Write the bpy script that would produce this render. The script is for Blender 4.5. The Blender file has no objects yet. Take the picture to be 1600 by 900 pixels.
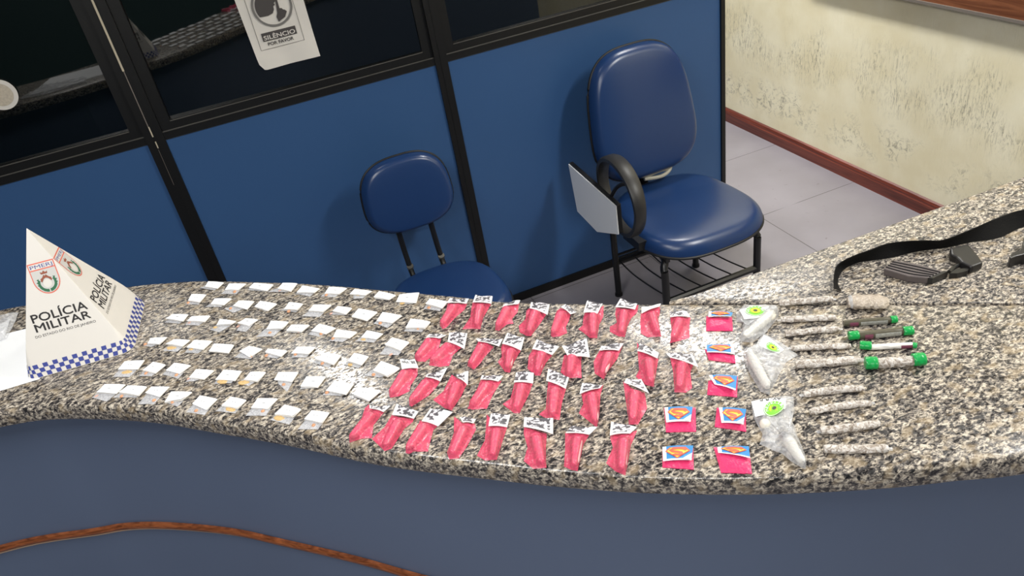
import bpy, math, random
from mathutils import Vector, Matrix, noise
from mathutils.geometry import tessellate_polygon
random.seed(7)
SC = bpy.context.scene
COL = SC.collection

# ------------------------------------------------------------------ camera, light, exposure
F, PITCH, ROLL, YAW, H = 1194.8, 0.576418563, 0.1858078123, -0.2866649717, 1.9
cy, sy, cp, sp = math.cos(YAW), math.sin(YAW), math.cos(PITCH), math.sin(PITCH)
f0, r0, u0 = Vector((-sy, cy, 0)), Vector((cy, sy, 0)), Vector((0, 0, 1))
FW = f0*cp - u0*sp
d0 = -(u0*cp + f0*sp)
RT = r0*math.cos(ROLL) + d0*math.sin(ROLL)
DN = -r0*math.sin(ROLL) + d0*math.cos(ROLL)
CAM = Vector((0, 0, H))
cam = bpy.data.cameras.new('camera')
cam.sensor_width = 36; cam.lens = F/1600*36; cam.clip_start = .02
camo = bpy.data.objects.new('camera', cam); COL.objects.link(camo)
M3 = Matrix((RT, -DN, -FW)).transposed()
camo.matrix_world = Matrix.Translation(CAM) @ M3.to_4x4()
SC.camera = camo
SC.view_settings.view_transform = 'Standard'; SC.view_settings.look = 'None'
SC.view_settings.gamma = 1; SC.view_settings.use_curve_mapping = False
SC.view_settings.exposure = 0.28
w = bpy.data.worlds.new('world'); SC.world = w; w.use_nodes = True
w.node_tree.nodes['Background'].inputs[0].default_value = (.9, .95, 1, 1)
w.node_tree.nodes['Background'].inputs[1].default_value = .3

CEIL = 2.8
LAMPS = [  # x, y, size x, size y, watts
    (-.08, 3.12, .14, .9, 14),
    (1.93, 3.02, .2, 1.25, 46),
    (2.0, .4, .25, .9, 40),
    (-.75, .5, .25, 1.2, 26),
    (-.7, -1.1, 1.2, .25, 40),  # unseen fill added behind the viewer, brightens the counter front towards the left
    (2.0, 4.9, .25, 1.2, 26),  # unseen fill added to brighten the cream wall
]

def ray(x, y):
    return RT*((x-800)/F) + DN*((y-450)/F) + FW
def WZ(x, y, z):
    v = ray(x, y); return CAM + v*((z-CAM.z)/v.z)
def WY(x, y, Y):
    v = ray(x, y); return CAM + v*(Y/v.y)
def WX(x, y, X):
    v = ray(x, y); return CAM + v*(X/v.x)
def WP(x, y, o, n):
    v = ray(x, y); return CAM + v*((o-CAM).dot(n)/v.dot(n))

# ------------------------------------------------------------------ materials
MATS = {}
def rgb(c): return tuple(((v/255)/12.92 if v/255 <= .04045 else ((v/255+.055)/1.055)**2.4) for v in c) + (1,)
def mat(name, col=(200, 200, 200), rough=.5, metal=0, spec=.5, coat=0, bump=0, bscale=80, trans=0, alpha=1, vary=0, vscale=8, emit=None, sheen=0):
    if name in MATS: return MATS[name]
    m = bpy.data.materials.new(name); m.use_nodes = True; MATS[name] = m
    nt = m.node_tree; b = nt.nodes['Principled BSDF']
    c = rgb(col)
    b.inputs['Base Color'].default_value = c
    b.inputs['Roughness'].default_value = rough; b.inputs['Metallic'].default_value = metal
    b.inputs['Specular IOR Level'].default_value = spec
    b.inputs['Coat Weight'].default_value = coat; b.inputs['Coat Roughness'].default_value = .1
    b.inputs['Transmission Weight'].default_value = trans; b.inputs['Alpha'].default_value = alpha
    if emit:
        b.inputs['Emission Color'].default_value = rgb(col); b.inputs['Emission Strength'].default_value = emit
    g = nt.nodes.new('ShaderNodeNewGeometry')
    if vary:
        n = nt.nodes.new('ShaderNodeTexNoise'); n.inputs['Scale'].default_value = vscale; n.inputs['Detail'].default_value = 4
        nt.links.new(g.outputs['Position'], n.inputs['Vector'])
        mx = nt.nodes.new('ShaderNodeMix'); mx.data_type = 'RGBA'
        mx.inputs[6].default_value = tuple(v*(1-vary) for v in c[:3]) + (1,)
        mx.inputs[7].default_value = tuple(min(1, v*(1+vary)) for v in c[:3]) + (1,)
        nt.links.new(n.outputs['Fac'], mx.inputs[0]); nt.links.new(mx.outputs[2], b.inputs['Base Color'])
    if bump:
        n = nt.nodes.new('ShaderNodeTexNoise'); n.inputs['Scale'].default_value = bscale; n.inputs['Detail'].default_value = 3
        nt.links.new(g.outputs['Position'], n.inputs['Vector'])
        bp = nt.nodes.new('ShaderNodeBump'); bp.inputs['Strength'].default_value = bump; bp.inputs['Distance'].default_value = .002
        nt.links.new(n.outputs['Fac'], bp.inputs['Height']); nt.links.new(bp.outputs['Normal'], b.inputs['Normal'])
    return m

class NT:
    def __init__(s, name):
        s.m = bpy.data.materials.new(name); s.m.use_nodes = True; s.t = s.m.node_tree; MATS[name] = s.m
        s.b = s.t.nodes['Principled BSDF']
    def n(s, kind, **kw):
        x = s.t.nodes.new('ShaderNode'+kind)
        for k, v in kw.items():
            if k in x.inputs.keys() if isinstance(k, str) else False: x.inputs[k].default_value = v
            else: setattr(x, k, v)
        return x
    def l(s, a, b): s.t.links.new(a, b)
    def ramp(s, fac, stops, interp='LINEAR'):
        r = s.t.nodes.new('ShaderNodeValToRGB'); r.color_ramp.interpolation = interp
        e = r.color_ramp.elements
        while len(e) < len(stops): e.new(.5)
        for q, (p, c) in zip(e, stops): q.position = p; q.color = c if len(c) == 4 else tuple(c)+(1,)
        s.l(fac, r.inputs[0]); return r.outputs[0]
    def mix(s, fac, a, b, mode='MIX'):
        x = s.t.nodes.new('ShaderNodeMix'); x.data_type = 'RGBA'; x.blend_type = mode
        for v, i in ((fac, 0), (a, 6), (b, 7)):
            if hasattr(v, 'is_output') or isinstance(v, bpy.types.NodeSocket): s.l(v, x.inputs[i])
            else: x.inputs[i].default_value = v
        return x.outputs[2]
    def noise(s, vec, scale, detail=3, dist=0, rough=.5):
        x = s.t.nodes.new('ShaderNodeTexNoise'); x.inputs['Scale'].default_value = scale; x.inputs['Detail'].default_value = detail
        x.inputs['Distortion'].default_value = dist; x.inputs['Roughness'].default_value = rough; s.l(vec, x.inputs['Vector']); return x.outputs['Fac']
    def vec(s, scale=(1, 1, 1), rot=(0, 0, 0)):
        g = s.t.nodes.new('ShaderNodeNewGeometry'); mp = s.t.nodes.new('ShaderNodeMapping')
        mp.inputs['Scale'].default_value = scale; mp.inputs['Rotation'].default_value = rot
        s.l(g.outputs['Position'], mp.inputs['Vector']); return mp.outputs[0]
    def math(s, op, a, b):
        x = s.t.nodes.new('ShaderNodeMath'); x.operation = op
        for v, i in ((a, 0), (b, 1)):
            if isinstance(v, bpy.types.NodeSocket): s.l(v, x.inputs[i])
            else: x.inputs[i].default_value = v
        return x.outputs[0]

def granite(name, r0_, r1_, sc_=122):
    k = NT(name)
    v = k.vec((1, 1.55, 1.3), (0, 0, -.35))
    a = k.noise(v, sc_, 3, .6, .62)
    base = k.ramp(a, [(.0, rgb((20, 20, 22))), (.40, rgb((34, 33, 35))), (.445, rgb((84, 80, 79))), (.50, rgb((128, 121, 114))), (.555, rgb((170, 160, 146))), (.65, rgb((210, 201, 186)))])
    b2 = k.noise(v, 210, 2, .3, .6)
    dark = k.ramp(b2, [(.40, (.8, .8, .8)), (.46, (0, 0, 0))])
    c = k.mix(dark, base, rgb((58, 55, 56)))
    b3 = k.noise(v, 42, 2, 0, .5)
    warm = k.ramp(b3, [(.54, (0, 0, 0)), (.68, (.5, .5, .5))])
    c = k.mix(warm, c, rgb((168, 150, 122)))
    k.l(c, k.b.inputs['Base Color'])
    k.l(k.ramp(k.noise(v, 130, 2, .5, .6), [(.42, (r1_,)*3), (.56, (r0_,)*3)]), k.b.inputs['Roughness'])
    k.b.inputs['Specular IOR Level'].default_value = .5
    return k.m
GR = granite('speckled_granite', .13, .42)
GR2 = granite('satin_speckled_granite', .26, .5, 150)

def wallpaint():
    k = NT('scuffed_cream_paint')
    g = k.t.nodes.new('ShaderNodeNewGeometry'); sep = k.t.nodes.new('ShaderNodeSeparateXYZ'); k.l(g.outputs['Position'], sep.inputs[0])
    v = k.vec(); vs = k.vec((1, 8, 1.5), (.2, 0, 0))
    big = k.ramp(k.noise(v, 3.2, 2), [(.47, (0, 0, 0)), (.60, (1, 1, 1))])
    fine = k.ramp(k.noise(vs, 11, 6, 1.6, .75), [(.50, (0, 0, 0)), (.64, (1, 1, 1))])
    blot = k.ramp(k.noise(v, 28, 6, 1.0, .8), [(.50, (0, 0, 0)), (.64, (1, 1, 1))])
    band = k.ramp(sep.outputs[2], [(.12, (0, 0, 0)), (.2, (1, 1, 1)), (.27, (1, 1, 1)), (.36, (0, 0, 0))])
    band2 = k.ramp(sep.outputs[2], [(.36, (0, 0, 0)), (.48, (1, 1, 1)), (.66, (1, 1, 1)), (.76, (0, 0, 0))])
    m1 = k.math('MULTIPLY', k.math('MULTIPLY', fine, big), band2)
    m2 = k.math('MULTIPLY', k.math('MULTIPLY', blot, band), k.ramp(k.noise(v, 5, 2), [(.42, (0, 0, 0)), (.55, (1, 1, 1))]))
    m = k.math('MULTIPLY', k.math('MAXIMUM', m1, m2), .72)
    base = k.ramp(k.noise(v, 5, 4), [(.35, rgb((240, 230, 194))), (.65, rgb((251, 244, 214)))])
    c = k.mix(m, base, rgb((118, 112, 92)))
    k.l(c, k.b.inputs['Base Color']); k.b.inputs['Roughness'].default_value = .55
    bp = k.t.nodes.new('ShaderNodeBump'); bp.inputs['Strength'].default_value = .5; bp.inputs['Distance'].default_value = .004
    k.l(k.noise(vs, 9, 6, 1.5, .65), bp.inputs['Height']); k.l(bp.outputs[0], k.b.inputs['Normal'])
    return k.m
def floormat():
    k = NT('lavender_grey_vinyl_tiles')
    v = k.vec()
    g = k.t.nodes.new('ShaderNodeNewGeometry'); sep = k.t.nodes.new('ShaderNodeSeparateXYZ'); k.l(g.outputs['Position'], sep.inputs[0])
    def line(out, off, size):
        f = k.math('FRACT', k.math('DIVIDE', k.math('ADD', out, off), size), 0)
        return k.math('LESS_THAN', f, .004/size)
    lx = line(sep.outputs[0], 10*.6-2.066, .6); ly = line(sep.outputs[1], 10*.6-2.66, .6)
    brk = k.ramp(k.noise(v, 2.3, 2), [(.44, (0, 0, 0)), (.5, (1, 1, 1))])
    ln = k.math('MULTIPLY', k.math('MULTIPLY', k.math('MAXIMUM', lx, ly), brk), .75)
    base = k.ramp(k.noise(v, 2.5, 4), [(.3, rgb((133, 129, 135))), (.7, rgb((148, 144, 152)))])
    spots = k.ramp(k.noise(v, 26, 3, .5), [(.70, (0, 0, 0)), (.74, (.5, .5, .5))])
    c = k.mix(spots, base, rgb((100, 92, 92)))
    c = k.mix(ln, c, rgb((52, 48, 50)))
    k.l(c, k.b.inputs['Base Color']); k.b.inputs['Roughness'].default_value = .38
    return k.m
def woodmat(name, c1, c2, sc=(1, 1, 14), rough=.35):
    k = NT(name); v = k.vec(sc)
    a = k.noise(v, 6, 5, 1.5, .6)
    k.l(k.ramp(a, [(.35, rgb(c1)), (.65, rgb(c2))]), k.b.inputs['Base Color']); k.b.inputs['Roughness'].default_value = rough
    return k.m
def printmat():
    k = NT('black_and_white_print'); v = k.vec((1, 1.2, 1), (0, 0, .5))
    a = k.noise(v, 150, 1.5, .5, .5)
    c = k.ramp(a, [(.0, rgb((48, 46, 52))), (.49, rgb((92, 90, 96))), (.54, rgb((225, 222, 228)))], 'LINEAR')
    k.l(c, k.b.inputs['Base Color']); k.b.inputs['Roughness'].default_value = .45; return k.m
def filmmat():   # cling film rolled round dried herb
    k = NT('crinkled_cling_film_over_herb'); v = k.vec()
    a = k.noise(v, 170, 3, 1.2, .6)
    c = k.ramp(a, [(.33, rgb((128, 116, 104))), (.46, rgb((170, 160, 151))), (.6, rgb((212, 207, 202)))])
    k.l(c, k.b.inputs['Base Color']); k.b.inputs['Roughness'].default_value = .25
    bp = k.t.nodes.new('ShaderNodeBump'); bp.inputs['Strength'].default_value = .8; bp.inputs['Distance'].default_value = .0015
    k.l(a, bp.inputs['Height']); k.l(bp.outputs[0], k.b.inputs['Normal']); return k.m
def plastic(name, col, alpha, rough=.2, bump=.6, bscale=160, wr=True):
    k = NT(name)
    k.b.inputs['Base Color'].default_value = rgb(col); k.b.inputs['Roughness'].default_value = rough
    v = k.vec()
    a = k.noise(v, bscale, 3, 1.6, .6)
    k.l(k.ramp(a, [(.42, (alpha, alpha, alpha)), (.62, (min(1, alpha+.25),)*3)]), k.b.inputs['Alpha'])
    bp = k.t.nodes.new('ShaderNodeBump'); bp.inputs['Strength'].default_value = bump; bp.inputs['Distance'].default_value = .002
    k.l(a, bp.inputs['Height']); k.l(bp.outputs[0], k.b.inputs['Normal']); return k.m
WALL, FLOOR, PRINT, FILM = wallpaint(), floormat(), printmat(), filmmat()
BASEW = woodmat('red_brown_varnished_wood', (84, 38, 30), (128, 64, 50), (1, .25, 6))
BOARDW = woodmat('brown_wood_board', (96, 54, 32), (140, 88, 58), (1, .3, 5))
TRIMW = woodmat('orange_brown_wood_moulding', (88, 44, 22), (150, 86, 50), (4, 4, 30))
BLUE = mat('blue_laminate', (54, 90, 138), .42, vary=.05, vscale=2)
BLUEC = mat('slate_blue_laminate', (87, 101, 127), .45, vary=.04, vscale=2)
BLK = mat('black_painted_metal', (24, 24, 25), .32)
BLKM = mat('matt_black_frame', (10, 10, 11), .45)
ALU = mat('thin_aluminium_line', (120, 118, 114), .4, metal=.6)
GLASS = mat('dark_tinted_glass', (5, 10, 11), .02, spec=1.0)
VINYL = mat('blue_vinyl', (28, 56, 102), .28, spec=.6, bump=.06, bscale=500)
PLASB = mat('black_moulded_plastic', (44, 43, 42), .42, bump=.15, bscale=300)
SHELL = mat('black_plastic_piping', (18, 18, 20), .5)
TAB = mat('pale_grey_laminate', (244, 246, 248), .4)
PAPER = mat('white_paper', (244, 246, 248), .6)
PAPER2 = mat('white_card', (226, 222, 216), .55, vary=.02, vscale=30)
STAPLE = mat('grey_staple_wire', (150, 152, 158), .35, metal=.5)
INK = mat('black_ink', (38, 36, 38), .6)
INKG = mat('dark_grey_ink', (74, 70, 70), .6)
INKM = mat('grey_ink', (120, 118, 116), .6)
ORG = mat('orange_lump', (216, 160, 122), .6, vary=.2, vscale=500, bump=.5, bscale=500)
YEL = mat('yellow_crumbs', (216, 182, 126), .6, vary=.25, vscale=500, bump=.6, bscale=600)
ZIP = plastic('clear_zip_plastic', (216, 217, 222), .42)
CLR = plastic('cloudy_clear_plastic', (226, 227, 230), .38, .15, .9, 70)
PINK = plastic('pink_plastic_film', (238, 88, 122), .64, .22, .6, 90)
PINKS = mat('pink_sachet_film', (226, 58, 112), .35, bump=.8, bscale=180, vary=.1, vscale=200)
TUBEP = mat('frosted_pink_tube', (250, 196, 202), .3)
TUBEW = mat('frosted_white_tube', (238, 234, 222), .3)
POW = mat('cream_powder', (240, 234, 212), .8)
CYAN = mat('sky_blue_print', (48, 136, 200), .45)
ORED = mat('orange_red_print', (232, 98, 74), .45)
YELP = mat('yellow_print', (250, 208, 84), .45)
GRN = mat('lime_green_print', (120, 200, 50), .5)
GRN2 = mat('bright_yellow_green_print', (206, 222, 50), .5)
GTAPE = mat('green_tape', (22, 160, 78), .3)
NAVY = mat('royal_blue_print', (62, 74, 150), .5)
REDP = mat('coral_red_print', (226, 112, 92), .5)
GREYP = mat('pale_grey_print', (206, 205, 202), .5)
LEAFP = mat('leaf_green_print', (52, 110, 78), .5)
BRNP = mat('brown_print', (150, 84, 62), .5)
STRAPM = mat('black_webbing', (9, 9, 10), .8, spec=.2, bump=.5, bscale=900)
GUNM = mat('dark_grey_ribbed_metal', (96, 88, 88), .45, metal=.2)
GUNK = mat('black_polymer', (26, 25, 26), .4)
DARKW = mat('dark_teal_paint', (40, 62, 62), .7)
CEILM = mat('off_white_ceiling', (226, 226, 222), .8)
STEEL = mat('worn_steel', (150, 148, 140), .35, metal=.8)
RAG = mat('pale_plastic_tie', (176, 172, 156), .5)

# ------------------------------------------------------------------ builders
def thing(name, label, cat, loc, group=None):
    o = bpy.data.objects.new(name, None); COL.objects.link(o); o.location = loc
    o.empty_display_size = .02
    o['label'] = label; o['category'] = cat
    if group: o['group'] = group
    return o
def off(parent):
    v = Vector((0, 0, 0))
    while parent: v = v + parent.location; parent = parent.parent
    return v
def mk(name, verts, faces, mats, parent=None, smooth=False, mi=None, label=None, kind=None):
    base = off(parent)
    me = bpy.data.meshes.new(name)
    me.from_pydata([tuple(Vector(v)-base) for v in verts], [], faces)
    for m in (mats if isinstance(mats, (list, tuple)) else [mats]): me.materials.append(m)
    if mi: me.polygons.foreach_set('material_index', mi)
    if smooth: me.polygons.foreach_set('use_smooth', [True]*len(me.polygons))
    me.update()
    o = bpy.data.objects.new(name, me); COL.objects.link(o)
    if parent: o.parent = parent
    if label: o['label'] = label
    if kind: o['kind'] = kind
    return o
class MB:
    def __init__(s): s.v = []; s.f = []; s.mi = []
    def add(s, v, f, mi=0):
        b = len(s.v); s.v += [Vector(q) for q in v]; s.f += [[i+b for i in q] for q in f]; s.mi += [mi]*len(f); return s
    def box(s, a, b, mi=0):
        x0, y0, z0 = a; x1, y1, z1 = b
        return s.add([(x0, y0, z0), (x1, y0, z0), (x1, y1, z0), (x0, y1, z0), (x0, y0, z1), (x1, y0, z1), (x1, y1, z1), (x0, y1, z1)],
                     [(3, 2, 1, 0), (4, 5, 6, 7), (0, 1, 5, 4), (1, 2, 6, 5), (2, 3, 7, 6), (3, 0, 4, 7)], mi)
    def tube(s, pts, r, n=10, mi=0, cap=True, sq=None, up=Vector((0, 0, 1)), closed=False):
        pts = [Vector(p) for p in pts]; rs = r if isinstance(r, (list, tuple)) else [r]*len(pts)
        v = []; N = len(pts)
        for i, p in enumerate(pts):
            if closed: t = (pts[(i+1) % N]-pts[i-1]).normalized()
            else: t = (pts[min(i+1, N-1)]-pts[max(i-1, 0)]).normalized()
            uu = up if abs(t.dot(up)) < .95 else Vector((0, 1, 0)) if abs(t.y) < .9 else Vector((1, 0, 0))
            a = t.cross(uu).normalized(); b = a.cross(t).normalized()
            for k in range(n):
                th = 2*math.pi*(k+.5)/n
                if sq: ca, sa = sq
                else: ca = sa = 1
                c, q = math.cos(th), math.sin(th)
                v.append(p + a*c*rs[i]*ca + b*q*rs[i]*sa)
        f = []
        rng = N if closed else N-1
        for i in range(rng):
            for k in range(n):
                j = (i+1) % N
                f.append((i*n+k, i*n+(k+1) % n, j*n+(k+1) % n, j*n+k))
        if cap and not closed: f.append(tuple(range(n))[::-1]); f.append(tuple((N-1)*n+k for k in range(n)))
        return s.add(v, f, mi)
    def prism(s, poly, thick, mi=0):   # poly: 3D points, extruded by vector thick
        n = len(poly); P = [Vector(p) for p in poly]; T = Vector(thick)
        tri = tessellate_polygon([P])
        f = [tuple(t) for t in tri] + [tuple(i+n for i in t)[::-1] for t in tri]
        f += [(i, (i+1) % n, (i+1) % n+n, i+n) for i in range(n)]
        return s.add(P+[p+T for p in P], f, mi)
    def done(s, name, mats, parent=None, smooth=False, **k):
        import bmesh
        o = mk(name, s.v, s.f, mats, parent, smooth, s.mi, **k)
        bm = bmesh.new(); bm.from_mesh(o.data); bmesh.ops.recalc_face_normals(bm, faces=bm.faces); bm.to_mesh(o.data); bm.free()
        if smooth:
            o.data.set_sharp_from_angle(angle=math.radians(38))
        return o
def bevel(o, wdt=.003, seg=2):
    m = o.modifiers.new('bevel', 'BEVEL'); m.width = wdt; m.segments = seg; m.limit_method = 'ANGLE'; m.angle_limit = .7
    return o
def struct(o): o['kind'] = 'structure'; return o
def tag(o, label, cat, group=None):
    o['label'] = label; o['category'] = cat
    if group: o['group'] = group
    return o
def smoothline(pts, n=8):
    P = [Vector(p) for p in pts]; out = []
    for i in range(len(P)-1):
        p0, p1, p2, p3 = P[max(i-1, 0)], P[i], P[i+1], P[min(i+2, len(P)-1)]
        for k in range(n):
            t = k/n
            out.append(.5*((2*p1)+(p2-p0)*t+(2*p0-5*p1+4*p2-p3)*t*t+(3*p1-p0-3*p2+p3)*t**3))
    out.append(P[-1]); return out
_tc = {}
def text2d(s, bold=0.0):
    key = (s, bold)
    if key in _tc: return _tc[key]
    cu = bpy.data.curves.new('tmp', 'FONT'); cu.body = s; cu.size = 1; cu.offset = bold; cu.resolution_u = 3
    ob = bpy.data.objects.new('tmp', cu); COL.objects.link(ob)
    dg = bpy.context.evaluated_depsgraph_get()
    me = bpy.data.meshes.new_from_object(ob.evaluated_get(dg))
    v = [(q.co.x, q.co.y) for q in me.vertices]; f = [tuple(p.vertices) for p in me.polygons]
    bpy.data.objects.remove(ob); bpy.data.meshes.remove(me)
    x0 = min(a for a, b in v); x1 = max(a for a, b in v)
    v = [((a-x0)/(x1-x0), b/.73) for a, b in v]    # unit width, cap height 1, baseline 0
    _tc[key] = (v, f); return v, f
def text_on(mb, s, bl, br, tl, n, bold=.02, mi=0, lift=.0006):   # 3D points bottom-left, bottom-right, top-left
    v, f = text2d(s, 0); bl, br, tl = Vector(bl), Vector(br), Vector(tl)
    for kk, (sh, sv) in enumerate(((0, 0),) if bold < .015 else ((-.004, 0), (.004, 0), (0, .025), (0, -.025), (0, 0))):
        mb.add([bl+(br-bl)*(a+sh)+(tl-bl)*(b+sv)+n*(lift+.00008*kk) for a, b in v], f, mi)
def poly_on(mb, pts, fn, lift=0, mi=0):
    P = [fn(*p) for p in pts]
    tri = tessellate_polygon([P]); mb.add([p+lift for p in P], [tuple(t) for t in tri], mi)
def arc(cx, cy_, rx, ry, a0, a1, n=24):
    return [(cx+rx*math.cos(math.radians(a0+(a1-a0)*i/n)), cy_+ry*math.sin(math.radians(a0+(a1-a0)*i/n))) for i in range(n+1)]
def stroke(pts, wd):
    L, R = [], []
    for i, p in enumerate(pts):
        a = pts[max(i-1, 0)]; b = pts[min(i+1, len(pts)-1)]
        dx, dy = b[0]-a[0], b[1]-a[1]; m = math.hypot(dx, dy) or 1
        L.append((p[0]-dy/m*wd, p[1]+dx/m*wd)); R.append((p[0]+dy/m*wd, p[1]-dx/m*wd))
    return L, R
def stroke_on(mb, pts, wd, fn, lift, mi=0):
    L, R = stroke(pts, wd); n = len(L)
    mb.add([fn(*p)+lift for p in L+R], [(i, i+1, n+i+1, n+i) for i in range(n-1)], mi)

# ------------------------------------------------------------------ room shell
D = 2.689; XW = 2.641
struct(MB().box((-3.2, -2.2, -.06), (XW+.1, 6.2, 0)).done('floor', FLOOR))
struct(MB().box((-3.2, -2.2, CEIL), (XW+.1, 6.2, CEIL+.06)).done('ceiling', CEILM))
struct(MB().box((XW, -2.2, 0), (XW+.1, 6.2, CEIL)).done('wall_right', WALL))
struct(MB().box((-3.2, 6.1, 0), (XW, 6.2, CEIL)).done('wall_far', DARKW))
struct(MB().box((-3.3, -2.2, 0), (-3.2, 6.2, CEIL)).done('wall_left', DARKW))
struct(MB().box((-3.2, -2.3, 0), (XW, -2.2, CEIL)).done('wall_back', DARKW))
b = MB()
prof = [(0, 0), (.016, 0), (.016, .052), (.013, .056), (.013, .064), (.008, .074), (0, .08)]
b.prism([(XW-x, -2.19, z) for x, z in prof], (0, 8.28, 0))
struct(b.done('baseboard_right', BASEW))
# wooden wall board above the paint
t = thing('wall_board', 'brown wooden board fixed along the cream wall at top right', 'board', (XW-.03, .4, .91))
MB().box((XW-.036, .35, .925), (XW-.001, 3.05, 1.35)).done('board_panel', BOARDW, t)
MB().box((XW-.042, .35, .914), (XW-.001, 3.05, .925)).done('edge_strip', mat('grey_edging', (120, 112, 104), .5), t, label='thin grey edging strip')

# ceiling lights, the last two being added fill lights
for i, (x, y, sx, sy_, wt) in enumerate(LAMPS):
    t = thing('ceiling_or_fill_light', ['tube light beyond the dark glass partition', 'lengthwise light near the cream wall just past the tall chair', 'lengthwise light at right between viewer and cream wall',
              'lengthwise light on the left side of the room', 'added crosswise fill light behind the viewer', 'added fill light by the cream wall farthest from the viewer'][i], 'light', (x, y, CEIL), 'ceiling lights')
    MB().box((x-sx/2-.02, y-sy_/2-.02, CEIL-.05), (x+sx/2+.02, y+sy_/2+.02, CEIL-.001)).done('light_housing', CEILM, t)
    L = bpy.data.lights.new('lamp', 'AREA'); L.shape = 'RECTANGLE'; L.size = sx; L.size_y = sy_; L.energy = wt; L.color = (1, .985, .955)
    lo = bpy.data.objects.new('lamp', L); COL.objects.link(lo); lo.location = (0, 0, -.056); lo.parent = t

# ------------------------------------------------------------------ partition
PT = 2.12
XL = -1.42; posts = [(-1.46, -1.40), (-.345, -.287), (.665, .711), (1.872, 1.891)]
for i in range(3):
    x0, x1 = posts[i][1], posts[i+1][0]
    t = struct(MB().box((x0, D+.004, .035), (x1, D+.03, 1.104)).done('trim_%d' % (i+1), BLUE))
    MB().box((x0, D+.002, 1.1015), (x1, D+.004, 1.104)).done('edge_line', ALU, t)
    g = struct(MB().box((x0+.03, D+.020, 1.155), (x1-.03, D+.026, PT-.07)).done('window_%d' % (i+1), GLASS))
    if i == 1:
        for q in g.data.vertices: q.co.y -= .017*(q.co.x-.19)+.004*(q.co.z-1.6)
    f = MB()
    fa, fb = D+.002, D+.03
    f.box((x0, fa+.004, 1.128), (x1, fb, 1.160)); f.box((x0, fa+.004, PT-.08), (x1, fb, PT-.04))
    f.box((x0, fa+.004, 1.160), (x0+.036, fb, PT-.08)); f.box((x1-.036, fa+.004, 1.160), (x1, fb, PT-.08))
    f.done('window_frame', BLKM, g)
    e = MB(); e.box((x0+.036, fa+.002, 1.156), (x1-.036, fa+.005, 1.1585)); e.box((x0, fa-.001, 1.128), (x1, fa+.004, 1.130))
    e.done('bead', mat('dim_grey_bead', (92, 90, 86), .4), g)
PO = []
for i, (a, c) in enumerate(posts):
    f = MB(); f.box((a, D-.006, 0), (c, D+.035, PT))
    if i < 3: m_ = (a+c)/2; f.box((m_-.0028, D-.0072, 0), (m_+.0028, D-.004, PT))
    PO.append(struct(f.done('trim_%d' % (4+i), BLKM)))
struct(MB().box((XL, D-.002, 1.104), (1.891, D+.034, 1.128)).done('trim_8', BLKM))
struct(MB().box((XL, D-.004, 0), (1.891, D+.034, .038)).done('trim_9', BLKM))
struct(MB().box((XL, D-.004, PT-.04), (1.891, D+.034, PT)).done('trim_10', BLKM))
s = PO[1]
MB().box((-.323, D-.0085, 1.345), (-.317, D-.0062, 1.75)).done('pale_gap_strip', mat('pale_gap', (196, 186, 164), .6), s, label='pale beige strip in the post joint')
m = MB(); m.box((-.321, D-.0080, 1.16), (-.318, D-.0062, 1.345), 1); m.box((-.3205, D-.0085, 1.125), (-.3165, D-.0062, 1.16)); m.box((-.3195, D-.0085, 1.085), (-.3160, D-.0062, 1.108)); m.box((-.3195, D-.0080, .95), (-.3185, D-.0062, 1.08), 1)
m.done('gap_sliver', [MATS['pale_gap'], mat('dim_gap', (120, 112, 106), .6)], s)
MB().box((1.886, D+.01, 1.02), (1.900, D+.03, 1.075)).done('latch', STEEL, PO[3])

# poster on the glass
gp = D+.0135
def PW(px, py): return WY(px, py, gp)
t = thing('notice_poster', 'white SILÊNCIO POR FAVOR paper notice stuck on the dark glass', 'poster', (.175, gp, 1.24))
Yn = Vector((0, -1, 0))
x0p, x1p, z0p, z1p = .068, .279, 1.236, 1.535
nx, nz = 10, 14; v = []; fcs = []
for j in range(nz+1):
    for i in range(nx+1):
        u_, w_ = i/nx, j/nz
        x = x0p+(x1p-x0p)*u_+.010*(1-w_)*(1-u_) ; z = z0p+(z1p-z0p)*w_
        if j == 0 and i == 0: x += .012; z += .002
        if j == 1 and i == 0: x += .001
        curl = .008*max(0, .3-w_)/.3*(.4+.6*abs(u_-.5)*2)+.0012*math.sin(9*u_+5*w_)*(w_ < .35)
        v.append((x, gp-.003-curl, z))
for j in range(nz):
    for i in range(nx):
        a = j*(nx+1)+i; fcs.append((a, a+1, a+nx+2, a+nx+1))
mk('sheet', v, fcs, PAPER2, t, True)
def q6(x, y): return PW(330+x/6.92, y/6.92)
L1 = Yn*.0065
ink = MB()
fr = [PW(408.8, 79.2), PW(474.5, 61.8), None, None]
xa, xb = fr[0].x-.002, fr[1].x+.002; za, zb = (fr[0].z+fr[1].z)/2, 1.515
def PX(x, z): return Vector((x, gp, z))
for (a1, b1, a2, b2) in ((xa, za, xb, za+.0012), (xa, zb, xb, zb+.0012), (xa, za, xa+.0012, zb), (xb-.0012, za, xb, zb)):
    ink.add([PX(a1, b1)+L1, PX(a2, b1)+L1, PX(a2, b2)+L1, PX(a1, b2)+L1], [(0, 1, 2, 3)])
c0 = PW(422.5, 10.8); bx = [q6(520, 355), q6(915, 262), q6(932, 330), q6(545, 435)]
ink.done('border_line', INKG, t)
ic = MB(); R_ = .061; cc = (.1755, 1.425)
fn = lambda a, b_: PX(a, b_)
stroke_on(ic, arc(cc[0], cc[1], R_, R_, 0, 360, 48), .0035, fn, L1)
ic.done('round_frame', INKM, t)
ic = MB()
r2 = R_-.008
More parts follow.
